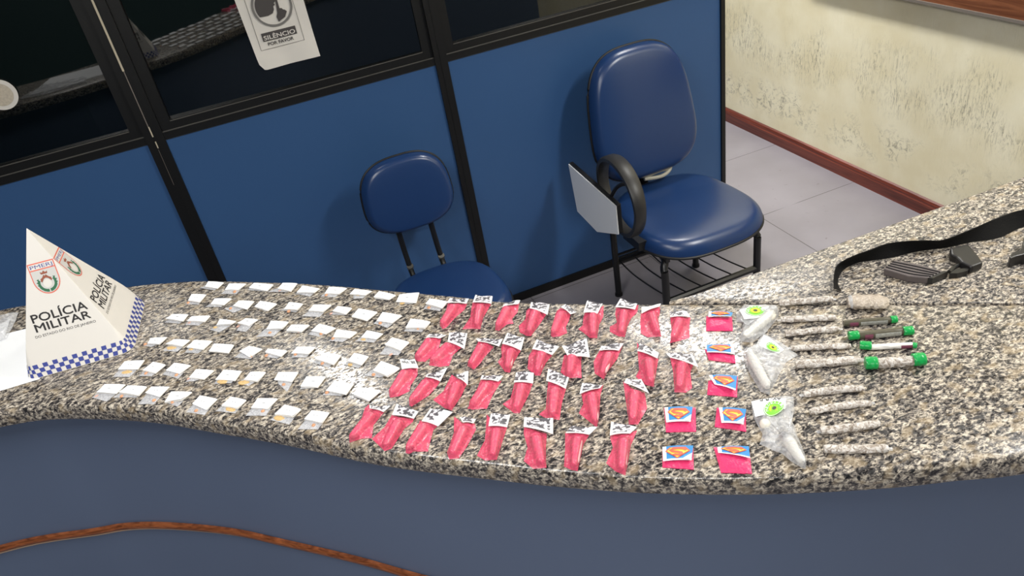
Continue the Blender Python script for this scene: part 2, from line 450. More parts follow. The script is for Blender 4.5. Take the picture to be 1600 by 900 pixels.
face = arc(cc[0], cc[1], r2, r2, 100, 208, 14) + [(cc[0]-.02, cc[1]-.026), (cc[0]-.004, cc[1]-.022), (cc[0]+.003, cc[1]-.012), (cc[0]+.004, cc[1]-.002), (cc[0]+.011, cc[1]+.002), (cc[0]+.008, cc[1]+.007),
        (cc[0]+.013, cc[1]+.010), (cc[0]+.018, cc[1]+.02), (cc[0]+.010, cc[1]+.03), (cc[0]+.006, cc[1]+.045)]
poly_on(ic, face, fn, L1)
hand = [(cc[0]+.016, cc[1]+.018), (cc[0]+.022, cc[1]+.017), (cc[0]+.021, cc[1]-.012), (cc[0]+.028, cc[1]-.013), (cc[0]+.031, cc[1]-.018), (cc[0]+.036, cc[1]-.020), (cc[0]+.041, cc[1]-.026), (cc[0]+.030, cc[1]-.042), (cc[0]+.006, cc[1]-.052), (cc[0]+.004, cc[1]-.036), (cc[0]+.010, cc[1]-.024)]
poly_on(ic, hand, fn, L1)
zc_ = (bx[0].z+bx[2].z)/2; xs0, xs1 = cc[0]-.061, cc[0]+.052; zs0, zs1 = 1.324, 1.350
poly_on(ic, [(xs0, zs0), (xs1, zs0), (xs1, zs1), (xs0, zs1)], fn, L1)
ic.done('silent_pictogram', INKG, t)
tx = MB(); text_on(tx, 'SILÊNCIO', (xs0+.005, gp, zs0+.0035), (xs1-.005, gp, zs0+.0035), (xs0+.005, gp, zs1-.0085), Yn, .02, lift=.0072)
tx.done('white_lettering', PAPER2, t)
tx = MB(); text_on(tx, 'POR FAVOR', (xs0+.012, gp, zs0-.016), (xs1-.016, gp, zs0-.016), (xs0+.012, gp, zs0-.005), Yn, .02, lift=.0066)
tx.done('grey_lettering', INKG, t)
# round sticker
t = thing('round_sticker', 'round white sticker with beige centre at left edge of the glass', 'sticker', (-.668, gp, 1.362))
fn = lambda a, b_: PX(a, b_)
m = MB(); m.prism([fn(*p)+Yn*.0024 for p in arc(-.672, 1.362, .046, .046, 0, 352, 44)], (0, .001, 0)); m.done('sticker_disc', PAPER2, t)
m = MB(); poly_on(m, arc(-.672, 1.362, .034, .034, 0, 352, 44), fn, Yn*.0032); m.done('sticker_centre', mat('beige_print', (196, 186, 170), .6, vary=.3, vscale=150), t)

# ------------------------------------------------------------------ granite counter
ZC, TH = 1.12, .035
near_px = [(0, 669), (60, 659), (132, 656.6), (233, 662), (320, 676), (450, 699), (600, 731), (800, 756), (900, 766), (1000, 773), (1120, 776), (1250, 774), (1400, 765), (1500, 754), (1600, 744)]
near = [WZ(x, y, ZC-TH) for x, y in near_px]
near = [Vector((-1.25, 1.40, 0)), Vector((-.95, 1.405, 0)), Vector((-.75, 1.385, 0))] + near + [Vector((.95, .352, 0)), Vector((1.35, .28, 0))]
near = [Vector((p.x, p.y)).to_3d() for p in smoothline([(p.x, p.y, 0) for p in near], 5)]
back_px = [(0, 483), (40, 475), (194, 447), (264, 440), (320, 437), (420, 439), (500, 442.5), (620, 453), (720, 462), (780, 469), (922, 472.7), (1046, 473)]
bk = [WZ(x, y, ZC) for x, y in back_px]
bk = [Vector((-1.25, 1.80, 0)), Vector((-.9, 1.79, 0))] + bk
bk = smoothline([(p.x, p.y, 0) for p in bk], 4)
corner = Vector((.551, .945, 0)); jend = Vector((1.35, .375, 0))
joint = [corner, Vector((.75, .806, 0)), Vector((1.0, .63, 0)), jend]
def slab(name, outline, r, z1, th, mats, parent=None):
    # outline counter-clockwise list of 2D vectors; rounded arris
    n = len(outline); N = []
    for i in range(n):
        a, c = outline[i-1], outline[(i+1) % n]; t_ = (c-a).normalized(); N.append(Vector((-t_.y, t_.x, 0)))
    rings = []
    for (o_, dz) in ((r, 0), (r*.4, -r*.15), (r*.1, -r*.5), (0, -r), (0, -th+r*.5), (r*.3, -th)):
        rings.append([Vector((p.x, p.y, z1+dz)) + nn*o_ for p, nn in zip(outline, N)])
    v = [q for rg in rings for q in rg]; f = []
    for k in range(len(rings)-1):
        for i in range(n): j = (i+1) % n; f.append((k*n+i, k*n+j, (k+1)*n+j, (k+1)*n+i))
    tri = tessellate_polygon([rings[0]]); f += [tuple(q) for q in tri]
    tri = tessellate_polygon([rings[-1]]); L = (len(rings)-1)*n; f += [tuple(L+i for i in q)[::-1] for q in tri]
    m = MB(); m.add(v, f); return m.done(name, mats, parent, True)
t = thing('granite_counter', 'curved speckled granite counter top holding all the small packets', 'counter', (.2, 1.0, ZC-TH))
out1 = near + [jend - Vector((0, 0, 0))] + joint[::-1][1:] + bk[::-1][1:]
slab('granite_slab', out1, .010, ZC, TH, GR, t)
t = thing('granite_counter_wing', 'granite counter wing behind the joint where the black strap lies', 'counter', (.95, .85, ZC-TH))
e1 = Vector((1.124, .922, 0)); e2 = Vector((1.9, .895, 0))
dj = (jend-corner).normalized(); nj = Vector((-dj.y, dj.x, 0))*.0007
out2 = [p+nj for p in joint] + [Vector((1.9, .2, 0)), e2, e1, Vector((.827, .933, 0)), Vector((.60, .9425, 0))]
slab('granite_slab', out2, .003, ZC, TH, GR2, t)
# counter body
IN = .045
def inset(line, d_):
    o_ = []
    for i, p in enumerate(line):
        a, c = line[max(i-1, 0)], line[min(i+1, len(line)-1)]; t_ = (c-a).normalized(); o_.append(p+Vector((-t_.y, t_.x, 0))*d_)
    return o_
inn = inset(near, IN)
bodyback = [p+Vector((-.02, -.06, 0)) for p in bk[::-1][4:]]
t = thing('counter_pedestal', 'slate blue curved counter front under the granite top', 'counter base', (.2, 1.0, 0))
bodypoly = inn + [Vector((1.85, .25, 0)), Vector((1.85, .85, 0)), Vector((1.1, .87, 0)), Vector((.56, .88, 0))] + bodyback
m = MB(); m.prism([(p.x, p.y, .0) for p in bodypoly], (0, 0, ZC-TH-.0015)); m.done('counter_front', BLUEC, t, True)
m = MB(); path = inset(near, IN-.004)
m.tube([(p.x, p.y, .748) for p in path], .0085, 8, sq=(.75, 1)); m.done('wood_moulding', TRIMW, t, True, label='thin curved orange-brown wood moulding')
m = MB(); m.tube([(p.x, p.y, .735) for p in inset(near, IN-.001)], .0025, 6); m.done('pale_bead', mat('pale_wood_edge', (190, 160, 135), .5), t, True, label='pale wooden lower edge')

# ------------------------------------------------------------------ chairs
def pad(name, cx, cy_, hx, hy, ex, place, thick, bulge, m_, parent, taper=0, n=56, rings=7, edge=.02):
    """rounded cushion: superellipse outline, domed top, rounded edge. place(u,v,h)->3D"""
    v = []; f = []
    def outl(k, s):
        a = 2*math.pi*k/n; c, q = math.cos(a), math.sin(a)
        x = math.copysign(abs(c)**(2/ex), c); y = math.copysign(abs(q)**(2/ex), q)
        return cx+x*(hx*s)*(1-taper*y), cy_+y*(hy*s)
    prof = [(0, bulge+thick)]
    lev = []
    for i in range(1, rings+1):
        s = i/rings*.86; lev.append((s, thick+bulge*(1-s**2.6)))
    for i in range(1, 7):
        a = math.pi/2*i/6; lev.append((.86+.14*math.sin(a), thick-(1-math.cos(a))*thick*.92+bulge*(1-.86**2.6)*(1-i/6)))
    lev.append((.985, 0)); lev.append((.9, -.002))
    for s, h in lev:
        for k in range(n): x, y = outl(k, s); v.append(place(x, y, h))
    for r_ in range(len(lev)-1):
        for k in range(n): f.append((r_*n+k, r_*n+(k+1) % n, (r_+1)*n+(k+1) % n, (r_+1)*n+k))
    v.append(place(cx, cy_, thick+bulge)); c_ = len(v)-1
    f += [(c_, k, (k+1) % n) for k in range(n)]
    L = (len(lev)-1)*n; f.append(tuple(L+k for k in range(n)))
    m = MB(); m.add(v, f); return m.done(name, m_, parent, True)
def rimtube(cx, cy_, hx, hy, ex, place, h, r, parent, taper=0, n=64):
    pts = []
    for k in range(n):
        a = 2*math.pi*k/n; c, q = math.cos(a), math.sin(a)
        x = math.copysign(abs(c)**(2/ex), c); y = math.copysign(abs(q)**(2/ex), q)
        pts.append(place(cx+x*hx*(1-taper*y), cy_+y*hy, h))
    m = MB(); m.tube(pts, r, 8, closed=True); return m.done('piping', SHELL, parent, True)

# tall chair with writing tablet
t = thing('writing_tablet_chair', 'tall blue vinyl chair with loop arm and pale folded writing tablet', 'chair', (1.4, 2.26, 0))
def seatpl(x, y, h):
    drop = .022*max(0, (2.12-y)/.15)**2 if y < 2.12 else 0
    return Vector((x, y, .405+h-drop+.012*max(0, (y-2.35)/.15)))
o = pad('seat', 1.405, 2.262, .252, .262, 2.9, seatpl, .052, .012, VINYL, t, taper=.05)
rimtube(1.405, 2.262, .251, .261, 2.9, seatpl, .001, .006, o, .05)
MB().prism([(1.27, 2.14, .385), (1.54, 2.14, .385), (1.54, 2.42, .385), (1.27, 2.42, .385)], (0, 0, .018)).done('seat_plate', BLKM, t)
def backpl(x, z, h): return Vector((x, 2.475+.20*(z-.53)-h, z+.2*h))
o = pad('backrest', 1.388, .768, .220, .250, 3.1, backpl, .045, .014, VINYL, t, taper=.10)
rimtube(1.388, .768, .220, .250, 3.1, backpl, .0, .006, o, .10)
pad('back_shell', 1.388, .768, .210, .240, 3.1, lambda x, z, h: backpl(x, z, -h-.003), .016, .004, SHELL, t, taper=.10)
m = MB(); m.tube(smoothline([(1.39, 2.36, .385), (1.39, 2.50, .39), (1.39, 2.553, .44), (1.39, 2.555, .56), (1.39, 2.575, .68)], 6), .02, 8, sq=(1.5, .35)); m.done('back_support', BLK, t, True)
m = MB(); m.tube(smoothline([(1.31, 2.475, .535), (1.36, 2.462, .522), (1.42, 2.458, .528), (1.47, 2.462, .520)], 5), .008, 8); m.tube(smoothline([(1.35, 2.458, .512), (1.42, 2.45, .505), (1.462, 2.455, .515), (1.478, 2.465, .538)], 5), .0075, 8)
m.done('cloth_tie', RAG, t, True, label='pale tie knotted under the backrest')
def sqtube(m, pts, r=.0125): m.tube(pts, r*1.3, 4, up=Vector((0, 0, 1)))
for (lx, ly, front) in ((1.190, 2.06, 1), (1.592, 2.06, 1), (1.197, 2.473, 0), (1.585, 2.473, 0)):
    m = MB()
    if front: m.tube(smoothline([(lx, ly, 0.006), (lx, ly, .30), (lx, ly+.006, .352), (lx+(.02 if lx < 1.4 else -.02), ly+.035, .378), (lx+(.02 if lx < 1.4 else -.02), ly+.14, .385)], 6), .0145, 10)
    else: m.tube([(lx, ly, .006), (lx, ly, .375), (lx, ly-.01, .388), (lx, ly-.1, .388)], .0135, 10)
    o = m.done('leg', BLK, t, True)
    MB().tube([(lx, ly, 0), (lx, ly, .012)], .0165, 12).done('foot_cap', SHELL, o, True)
for sx in (1.205, 1.58):
    m = MB(); sqtube(m, [(sx, 2.06, .385), (sx, 2.47, .385)], .009); m.done('side_rail', BLK, t)
m = MB()
m.tube([(1.190, 2.06, .207), (1.592, 2.06, .207)], .013, 8); m.tube([(1.197, 2.473, .165), (1.585, 2.473, .165)], .011, 8)
m.tube([(1.197, 2.473, .200), (1.585, 2.473, .200)], .006, 8)
for i in range(6):
    x = 1.215+.068*i
    m.tube(smoothline([(x, 2.06, .212), (x, 2.2, .182), (x, 2.36, .162), (x, 2.473, .170)], 4), .0032, 6)
m.done('book_rack', BLK, t, True)
# loop arm
ring = []
for k in range(44):
    a = 2*math.pi*k/44
    ring.append((1.128+.012*math.cos(a), 2.238+.160*math.cos(a)*(1+.06*math.sin(a)), .600+.138*math.sin(a)))
m = MB()
v = []; f = []; n = len(ring)
for k, p in enumerate(ring):
    p = Vector(p); t_ = (Vector(ring[(k+1) % n])-Vector(ring[k-1])).normalized(); nn = t_.cross(Vector((1, 0, 0))).normalized()
    top = max(0, math.sin(2*math.pi*k/n)); wx = .021+.006*top; wn = .012
    for ca, cb in ((-1, -.55), (-.6, -1), (.6, -1), (1, -.55), (1, .55), (.6, 1), (-.6, 1), (-1, .55)):
        v.append(p+Vector((1, 0, 0))*wx*ca+nn*wn*cb)
for k in range(n):
    for q in range(8): j = (k+1) % n; f.append((k*8+q, k*8+(q+1) % 8, j*8+(q+1) % 8, j*8+q))
m.add(v, f); arm = m.done('armrest', PLASB, t, True)
m = MB(); m.box((1.135, 2.14, .41), (1.20, 2.26, .445)); m.done('arm_bracket', BLK, arm)
m = MB(); m.tube(smoothline([(1.150, 2.16, .655), (1.128, 2.20, .665), (1.112, 2.235, .64), (1.10, 2.27, .585), (1.09, 2.30, .555)], 5), .0075, 8); m.done('tablet_rod', BLK, t, True)
m = MB()
Xt = 1.085
tp = [WX(*q, Xt) for q in ((889, 256), (963, 322), (967, 366), (934, 362), (903, 330))]
m.prism([p+Vector((.001, 0, 0)) for p in tp], (-.004, 0, 0)); tb = m.done('writing_tablet', TAB, t, label='pale grey five-sided writing tablet hanging folded down')
m = MB(); cen = sum(tp, Vector())/5
m.prism([cen+(p-cen)*1.015+Vector((.018, 0, .003)) for p in tp], (-.0165, 0, 0)); bevel(m.done('tablet_core', SHELL, tb))
m = MB(); m.box((1.088, 2.25, .44), (1.106, 2.50, .60)) if False else m.tube([(1.112, 2.29, .56), (1.112, 2.45, .575)], .012, 8); m.done('tablet_hinge', BLK, t, True)

# low chair
t = thing('low_back_chair', 'low blue vinyl chair with small rounded backrest on two black bars', 'chair', (.42, 2.23, 0))
o = pad('backrest', .418, .748, .163, .135, 2.8, lambda x, z, h: Vector((x, 2.485+.14*(z-.6)-h, z+.1*h)), .038, .010, VINYL, t, taper=.06)
rimtube(.418, .748, .163, .135, 2.8, lambda x, z, h: Vector((x, 2.485+.14*(z-.6)-h, z+.1*h)), 0, .005, o, .06)
pad('back_shell', .418, .748, .155, .127, 2.8, lambda x, z, h: Vector((x, 2.488+.14*(z-.6)+h, z)), .012, .003, SHELL, t, taper=.06)
for bx_ in (.350, .474):
    m = MB(); m.tube(smoothline([(bx_, 2.50, .74), (bx_, 2.495, .62), (bx_+.004, 2.49, .50), (bx_+.006, 2.46, .43), (bx_+.006, 2.38, .415)], 6), .0105, 8); o = m.done('back_bar', BLK, t, True)
    MB().tube([(bx_+.006, 2.481, .462), (bx_+.006, 2.476, .472)], .013, 8).done('bar_collar', STEEL, o, True)
o = pad('seat', .425, 2.235, .205, .215, 2.7, lambda x, y, h: Vector((x, y, .415+h)), .045, .010, VINYL, t, taper=.03)
rimtube(.425, 2.235, .205, .215, 2.7, lambda x, y, h: Vector((x, y, .415+h)), 0, .005, o, .03)
for lx in (.26, .59):
    for ly in (2.07, 2.40):
        m = MB(); m.tube([(lx, ly, 0), (lx, ly, .40)], .0125, 8); m.done('leg', BLK, t, True)
    m = MB(); m.tube([(lx, 2.06, .402), (lx, 2.41, .402)], .0115, 8); m.done('side_rail', BLK, t, True)
m = MB(); m.tube([(.26, 2.38, .402), (.59, 2.38, .402)], .0115, 8); m.done('cross_rail', BLK, t, True)

# ------------------------------------------------------------------ pyramid sign
A, B, C_ = WZ(40, 597, ZC), WZ(205, 550, ZC), WZ(228, 465, ZC)
ea = (B-A); side = (ea.length+(C_-B).length)/2; ea.normalize(); eb = Vector((-ea.y, ea.x, 0))
A = A+Vector((0, 0, .0008)); corners = [A, A+ea*side, A+ea*side+eb*side, A+eb*side]; cen = sum(corners, Vector())/4
HS = .2505; APX = cen+Vector((0, 0, HS))
def sqring(s, rr, z):   # rounded square perimeter sampled, s scale, rr radius of corner
    h = side/2*s; pts = []; n = 22; K = 6
    for k in range(4):
        d1 = [ea, eb, -ea, -eb][k]; d2 = [-eb, ea, eb, -ea][k]
        for i in range(n+1):
            u_ = -h+rr+(2*h-2*rr)*i/n; pts.append(cen+d1*u_+d2*h+Vector((0, 0, z)))
        cc_ = cen+d1*(h-rr)+d2*(h-rr)
        for i in range(1, K):
            a = math.pi/2*i/K; pts.append(cc_+d2*rr*math.cos(a)+d1*rr*math.sin(a)+Vector((0, 0, z)))
    return pts
t = thing('pyramid_sign', 'white cardboard pyramid sign reading POLÍCIA MILITAR with blue check border', 'sign', cen)
def ringat(v_, extra=0):  # v_ height fraction
    s = 1-v_; rr = .024*max(0, 1-v_*4.2)**1.5+.0008*s
    return sqring(s+extra*2/side, rr, HS*v_)
levs = [0, .02, .04, .06, .08, .1, .13, .17, .22, .3, .5, .75, .985]
v = []; f = []
for q in levs:
    v += ringat(q)
n = len(v)//len(levs)
for k in range(len(levs)-1):
    for i in range(n): f.append((k*n+i, k*n+(i+1) % n, (k+1)*n+(i+1) % n, (k+1)*n+i))
v.append(APX); f += [((len(levs)-1)*n+i, (len(levs)-1)*n+(i+1) % n, len(v)-1) for i in range(n)]
m = MB(); m.add(v, f); o = m.done('sign_shell', PAPER2, t, True)
# check band
rows = [ringat(q, .0004) for q in (.004, .034, .064, .094)]
per = [0]
for i in range(n): per.append(per[-1]+(rows[0][(i+1) % n]-rows[0][i]).length)
NC = 88
def atper(rw, s):
    s = (s % 1)*per[-1]
    for i in range(n):
        if per[i+1] >= s: k_ = (s-per[i])/max(1e-9, per[i+1]-per[i]); return rw[i].lerp(rw[(i+1) % n], k_)
    return rw[0]
m = MB()
for r_ in range(3):
    for c in range(NC):
        if (c+r_) % 2 == 0:
            q = [atper(rows[r_], c/NC), atper(rows[r_], (c+.5)/NC), atper(rows[r_], (c+1)/NC), atper(rows[r_+1], (c+1)/NC), atper(rows[r_+1], (c+.5)/NC), atper(rows[r_+1], c/NC)]
            m.add(q, [(0, 1, 4, 5), (1, 2, 3, 4)])
m.done('check_band', NAVY, t)
fn1 = (B-A).cross(APX-A).normalized()
if fn1.y > 0: fn1 = -fn1
fbl = corners[0]; fu = ea; mid0 = (corners[0]+corners[1])/2; fv = (APX-mid0); fvl = fv.length; fv.normalize()
def uv(px, py):
    p = WP(px, py, fbl, fn1)-fbl; return (p.dot(fu), (p-fu*p.dot(fu)).dot(fv))
TX = {'pol': [uv(53.3, 505), uv(132.5, 483.6), uv(50.5, 491.4)], 'mil': [uv(57.5, 519.3), uv(138.8, 497.2), uv(55.0, 506.5)], 'est': [uv(57.5, 528), uv(147, 504.8), uv(56.6, 524)],
      'sh': [uv(42.8, 413.6), uv(81.6, 404.7), uv(73.9, 454.4)]}
fw_ = side/2
for k in range(4):
    c0_ = corners[k]; c1_ = corners[(k+1) % 4]; du = (c1_-c0_).normalized(); md = (c0_+c1_)/2; dv = (APX-md).normalized(); nn = du.cross(dv).normalized()
    if nn.dot(md-cen) < 0: nn = -nn
    P3 = lambda a, b_: c0_+du*a+dv*b_
    m = MB()
    for key, s_, bd in (('pol', 'POLÍCIA', .035), ('mil', 'MILITAR', .035), ('est', 'DO ESTADO DO RIO DE JANEIRO', .0)):
        bl, br, tl = TX[key]; w_ = br[0]-bl[0]; h_ = tl[1]-bl[1]; cx_ = fw_; y_ = (bl[1]+br[1])/2
        w_ = {'pol': .098, 'mil': .098, 'est': .108}[key]
        text_on(m, s_, P3(cx_-w_/2, y_), P3(cx_+w_/2, y_), P3(cx_-w_/2, y_+abs(h_)), nn, bd, lift=.0003)
    m.done('black_lettering', INK, t)
    # crest
    l_, r__, bt = TX['sh']; sw = .046; ytop = (l_[1]+r__[1])/2; shh = .060
    S3 = lambda a, b_: P3(fw_+(a-.5)*sw, ytop-b_*shh)   # a 0..1 across, b 0..1 down
    def shape(g):
        pts = [(0+g, 0+g), (1-g, 0+g), (1-g, .55)]
        pts += [(.5+(.5-g)*math.cos(a), .55+(.45-g)*math.sin(a)) for a in [math.pi/2*i/8 for i in range(1, 16)]]
        return pts+[(g, .55)]
    m = MB(); poly_on(m, shape(0), S3, nn*.35*.0009, 0); poly_on(m, shape(.035), S3, nn*.35*.0013, 1)
    poly_on(m, [(.035, .20), (.965, .20), (.965, .235), (.035, .235)], S3, nn*.35*.0016, 0)
    poly_on(m, [(.05, .04), (.95, .04), (.95, .2), (.05, .2)], S3, nn*.35*.00155, 5)
    text_on(m, 'PMERJ', S3(.08, .175), S3(.92, .175), S3(.08, .06), nn, .0, 2, .0007)
    poly_on(m, [(.38, .38), (.36, .3), (.44, .33), (.5, .27), (.56, .33), (.64, .3), (.62, .38)], S3, nn*.35*.0018, 4)
    for sgn in (-1, 1):
        stroke_on(m, [(.5+sgn*.16*math.cos(a)*1.9, .66+.24*math.sin(a)) for a in [-.5+2.0*i/12 for i in range(13)]], .045, S3, nn*.35*.0018, 3)
        for q in range(6):
            a = -.5+q*.36; x_, y_ = .5+sgn*.16*math.cos(a)*1.9, .66+.24*math.sin(a)
            poly_on(m, [(x_, y_-.05), (x_+sgn*.09, y_-.03), (x_+sgn*.02, y_+.05)], S3, nn*.35*.0020, 3)
        stroke_on(m, [(.5+sgn*.02, .42), (.5+sgn*.2, .60)], .03, S3, nn*.35*.0022, 4)
    stroke_on(m, [(.30, .55), (.40, .50), (.5, .47), (.6, .50), (.70, .55)], .03, S3, nn*.35*.0023, 4)
    poly_on(m, arc(.5, .68, .16, .13, 0, 340, 16), S3, nn*.35*.0021, 5)
    m.done('crest', [REDP, GREYP, NAVY, LEAFP, BRNP, PAPER2], t)

# sheets and plastic sleeve at left
t = thing('paper_sheets', 'flat stack of white sheets under the pyramid sign at left', 'paper', WZ(0, 570, ZC))
for k in range(3):
    z = ZC+.0006+.0005*k
    q = [WZ(*p, z) for p in ((-170+4*k, 566-2*k), (95-4*k, 500+3*k), (62-3*k, 592-2*k), (-170+3*k, 662-3*k))]
    m = MB(); m.prism(q, (0, 0, -.0004)); 
    if k < 3: m.done('sheet', PAPER, t)
for o_ in COL.objects:
    pass
def bagmesh(outline, axis, r0_, r1_, zbase, sheet=.0022, amp=.0012, nr=9, seedv=0, step=.003, freq=90, tap=False):
    """outline, axis in 3D at counter height; draped film over a tapered tube"""
    P = []
    n0 = len(outline)
    for i in range(n0):
        a, c = outline[i], outline[(i+1) % n0]; k = max(2, int((c-a).length/step))
        P += [a.lerp(c, j/k) for j in range(k)]
    a0, a1 = axis; ad = a1-a0; L2 = ad.length_squared; n = len(P)
    v = []; f = []
    for k in range(nr+1):
        t_ = k/nr
        for i, p in enumerate(P):
            s = max(0, min(1, (p-a0).dot(ad)/L2)); c = a0+ad*s
            q = p.lerp(c, t_); dx = Vector((q.x-c.x, q.y-c.y, 0)).length; r = r0_+(r1_-r0_)*s
            cr = (noise.noise(Vector((q.x*freq, q.y*freq, seedv*3.7)))*.5+.5)*amp*2 + abs(noise.noise(Vector((q.x*freq*2.3, q.y*freq*2.3, seedv))))*amp
            edge = min(1, t_*4)
            h = sheet*edge*.6+cr*edge+.0006
            sl = (p-a0).dot(ad)/L2
            pr_ = 1 if not tap else min(1, .30+max(0, sl)*3.2)
            R1 = r*pr_; hh = 0
            if dx < r: hh = R1+math.sqrt(max(0, r*r-dx*dx))*pr_
            elif dx < 2.0*r: hh = R1*max(0, 1-(dx-r)/r)**1.3
            h = max(h, hh*math.sin(math.pi/2*min(1, t_*2.6)))
            v.append((q.x, q.y, zbase+h+cr*.3))
    for k in range(nr):
        for i in range(n): j = (i+1) % n; f.append((k*n+i, k*n+j, (k+1)*n+j, (k+1)*n+i))
    return v, f
t = thing('plastic_sleeve', 'crumpled clear plastic bag on the white sheets at left edge', 'plastic bag', WZ(-60, 530, ZC))
q = [WZ(*p, ZC+.002) for p in ((30, 489), (22, 508), (10, 530), (-60, 560), (-150, 600), (-190, 560), (-100, 520), (-30, 503))]
v, f = bagmesh(q, (WZ(-130, 560, ZC), WZ(5, 505, ZC)), .006, .004, ZC+.0016, .005, .0035, freq=40, seedv=3, step=.008)
mk('plastic_film', v, f, CLR, t, True)
m = MB(); m.prism([WZ(*p, ZC+.004) for p in ((-120, 545), (2, 506), (16, 497), (6, 528), (-110, 578))], (0, 0, -.0015)); m.done('white_insert', PAPER, t)

# ------------------------------------------------------------------ zip bags with white paper
ORD = ['first', 'second', 'third', 'fourth', 'fifth', 'sixth', 'seventh', 'eighth', 'ninth', 'tenth']
Z = {'1': (140, 560, 10), '2': (280, 560, 10), '3': (420, 570, 8.889), '4': (220, 480, 10), '5': (370, 490, 10), '6': (510, 500, 10), '7': (270, 425, 8), '8': (460, 425, 6.4)}
def fr_(z, c): ox, oy, s = Z[z]; return (ox+c[0]/s, oy+c[1]/s)
PK = {
'back': '''7 440,110,630,125,550,200,400,180 330,195,520,225 420,205 n
7 700,140,910,140,810,215,650,215 600,270,790,270 775,250 o
7 1010,130,1250,150,1170,230,950,190 930,220,1160,240 1000,210 n
7 1370,130,1550,135,1470,235,1310,205 1180,245,1430,245 1340,235 p
8 80,130,245,160,190,205,20,200 10,215,150,240 135,205 p
8 345,142,520,155,440,215,300,210 260,240,400,250 320,235 o
8 600,165,770,185,700,230,550,220 590,265,680,260 640,235 y
8 845,185,1010,225,940,270,790,245 800,265,920,280 850,260 n
8 1050,220,1240,200,1210,305,1015,295 1040,320,1180,315 1080,315 y
8 1350,260,1530,290,1470,355,1310,320 1290,365,1450,385 1345,360 o''',
'second': '''7 230,270,410,275,330,375,190,355 150,405,320,400 195,390 o
7 520,325,730,325,630,405,470,395 400,435,600,430 450,420 n
7 820,350,1010,360,920,465,755,420 640,455,750,505 725,460 o
7 1090,355,1295,390,1180,480,1020,430 1030,445,1160,490 1090,460 n
7 1450,370,1620,390,1550,475,1390,460 1340,475,1540,500 1450,495 o
8 190,320,365,325,280,395,140,385 75,440,250,445 140,430 n
8 430,335,570,355,510,420,380,390 350,420,500,430 370,415 p
8 640,360,825,395,720,480,570,440 575,450,720,490 600,460 n
8 880,395,1070,430,970,505,820,485 790,510,930,555 860,515 o
8 1160,460,1355,490,1300,560,1110,555 1095,590,1270,595 1240,570 o''',
'third': '''4 490,100,730,105,650,215,390,180 375,235,600,250 560,190 o
4 790,135,1075,125,990,225,720,210 685,275,900,280 760,245 p
4 1230,175,1480,210,1390,275,1180,270 1080,350,1220,385 1170,320 y
5 130,65,325,85,180,180,10,150 -10,260,140,280 20,200 p
5 530,105,800,120,700,240,460,235 290,360,560,350 520,305 o
5 850,165,1130,170,1000,275,770,260 770,285,1010,300 980,285 p
5 1280,150,1540,215,1380,310,1160,260 1110,320,1280,355 1320,320 o
6 160,140,470,180,350,270,100,260 30,320,250,340 105,295 o
6 630,155,875,205,770,290,540,265 440,325,740,345 580,310 y
6 1020,265,1290,335,1150,465,910,390 830,530,1120,545 1010,540 p''',
'fourth': '''4 150,475,400,460,280,580,100,560 35,600,160,615 75,585 o
4 510,495,760,505,640,605,390,575 350,675,560,690 480,640 Y
4 830,505,1105,520,960,660,710,620 680,705,890,715 790,665 y
4 1140,560,1445,580,1360,705,1060,680 1065,695,1350,712 1205,635 o
5 185,495,390,545,190,670,35,580 -50,680,210,705 220,670 o
5 480,540,780,570,680,660,440,600 420,670,620,695 465,660 o
5 940,510,1220,515,1110,625,850,615 850,680,1080,680 920,645 o
5 1370,600,1620,640,1510,795,1220,705 1190,760,1420,835 1340,785 o
6 430,505,650,560,540,695,330,645 270,690,500,745 375,700 y
6 850,630,1140,740,950,880,730,780 580,860,830,890 740,860 o''',
'fifth': '''1 540,40,845,20,740,165,440,170 355,285,620,285 580,220 Y
1 985,45,1180,90,1020,220,830,185 760,270,960,275 885,240 o
1 1320,60,1570,100,1390,230,1190,180 1130,240,1380,310 1360,265 o
2 260,160,535,180,380,315,150,290 90,360,230,350 150,315 p
2 690,170,965,190,860,340,560,325 540,395,810,375 680,365 Y
2 1110,200,1345,205,1220,360,1010,330 900,380,1080,425 1010,380 Y
3 130,95,400,95,310,230,70,205 130,260,250,370 210,280 o
3 520,155,780,155,670,305,435,290 430,330,640,320 575,285 o
3 910,215,1165,260,1060,410,790,355 745,415,1000,425 810,390 o
3 1240,300,1550,350,1380,490,1165,400 1170,430,1380,510 1260,440 n''',
'front': '''1 230,395,545,400,400,545,110,535 30,605,260,670 110,590 p
1 590,415,885,430,760,580,455,530 355,605,720,605 505,595 o
1 960,435,1235,435,1080,590,870,540 750,710,1000,710 1010,660 o
1 1270,510,1590,515,1430,650,1165,680 1200,690,1370,745 1300,690 o
2 320,570,585,625,410,795,200,705 100,830,390,880 270,820 o
2 800,590,1040,640,900,775,660,735 565,815,870,850 800,795 Y
2 1220,615,1530,620,1370,780,1120,770 1035,890,1350,890 1310,830 o
3 215,545,440,605,330,720,75,680 20,760,280,825 150,745 Y
3 590,625,830,655,730,810,490,750 400,890,680,890 625,845 o''',
}
WORDS = {'n': '', 'o': ' and orange lump', 'p': ' and faint pink speck', 'y': ' and yellow bit', 'Y': ' and yellow crumb band'}
PKP = mat('faint_pink_speck', (214, 168, 150), .6, vary=.2, vscale=400)
def nums(s): q = [float(a) for a in s.split(',')]; return [(q[i], q[i+1]) for i in range(0, len(q), 2)]
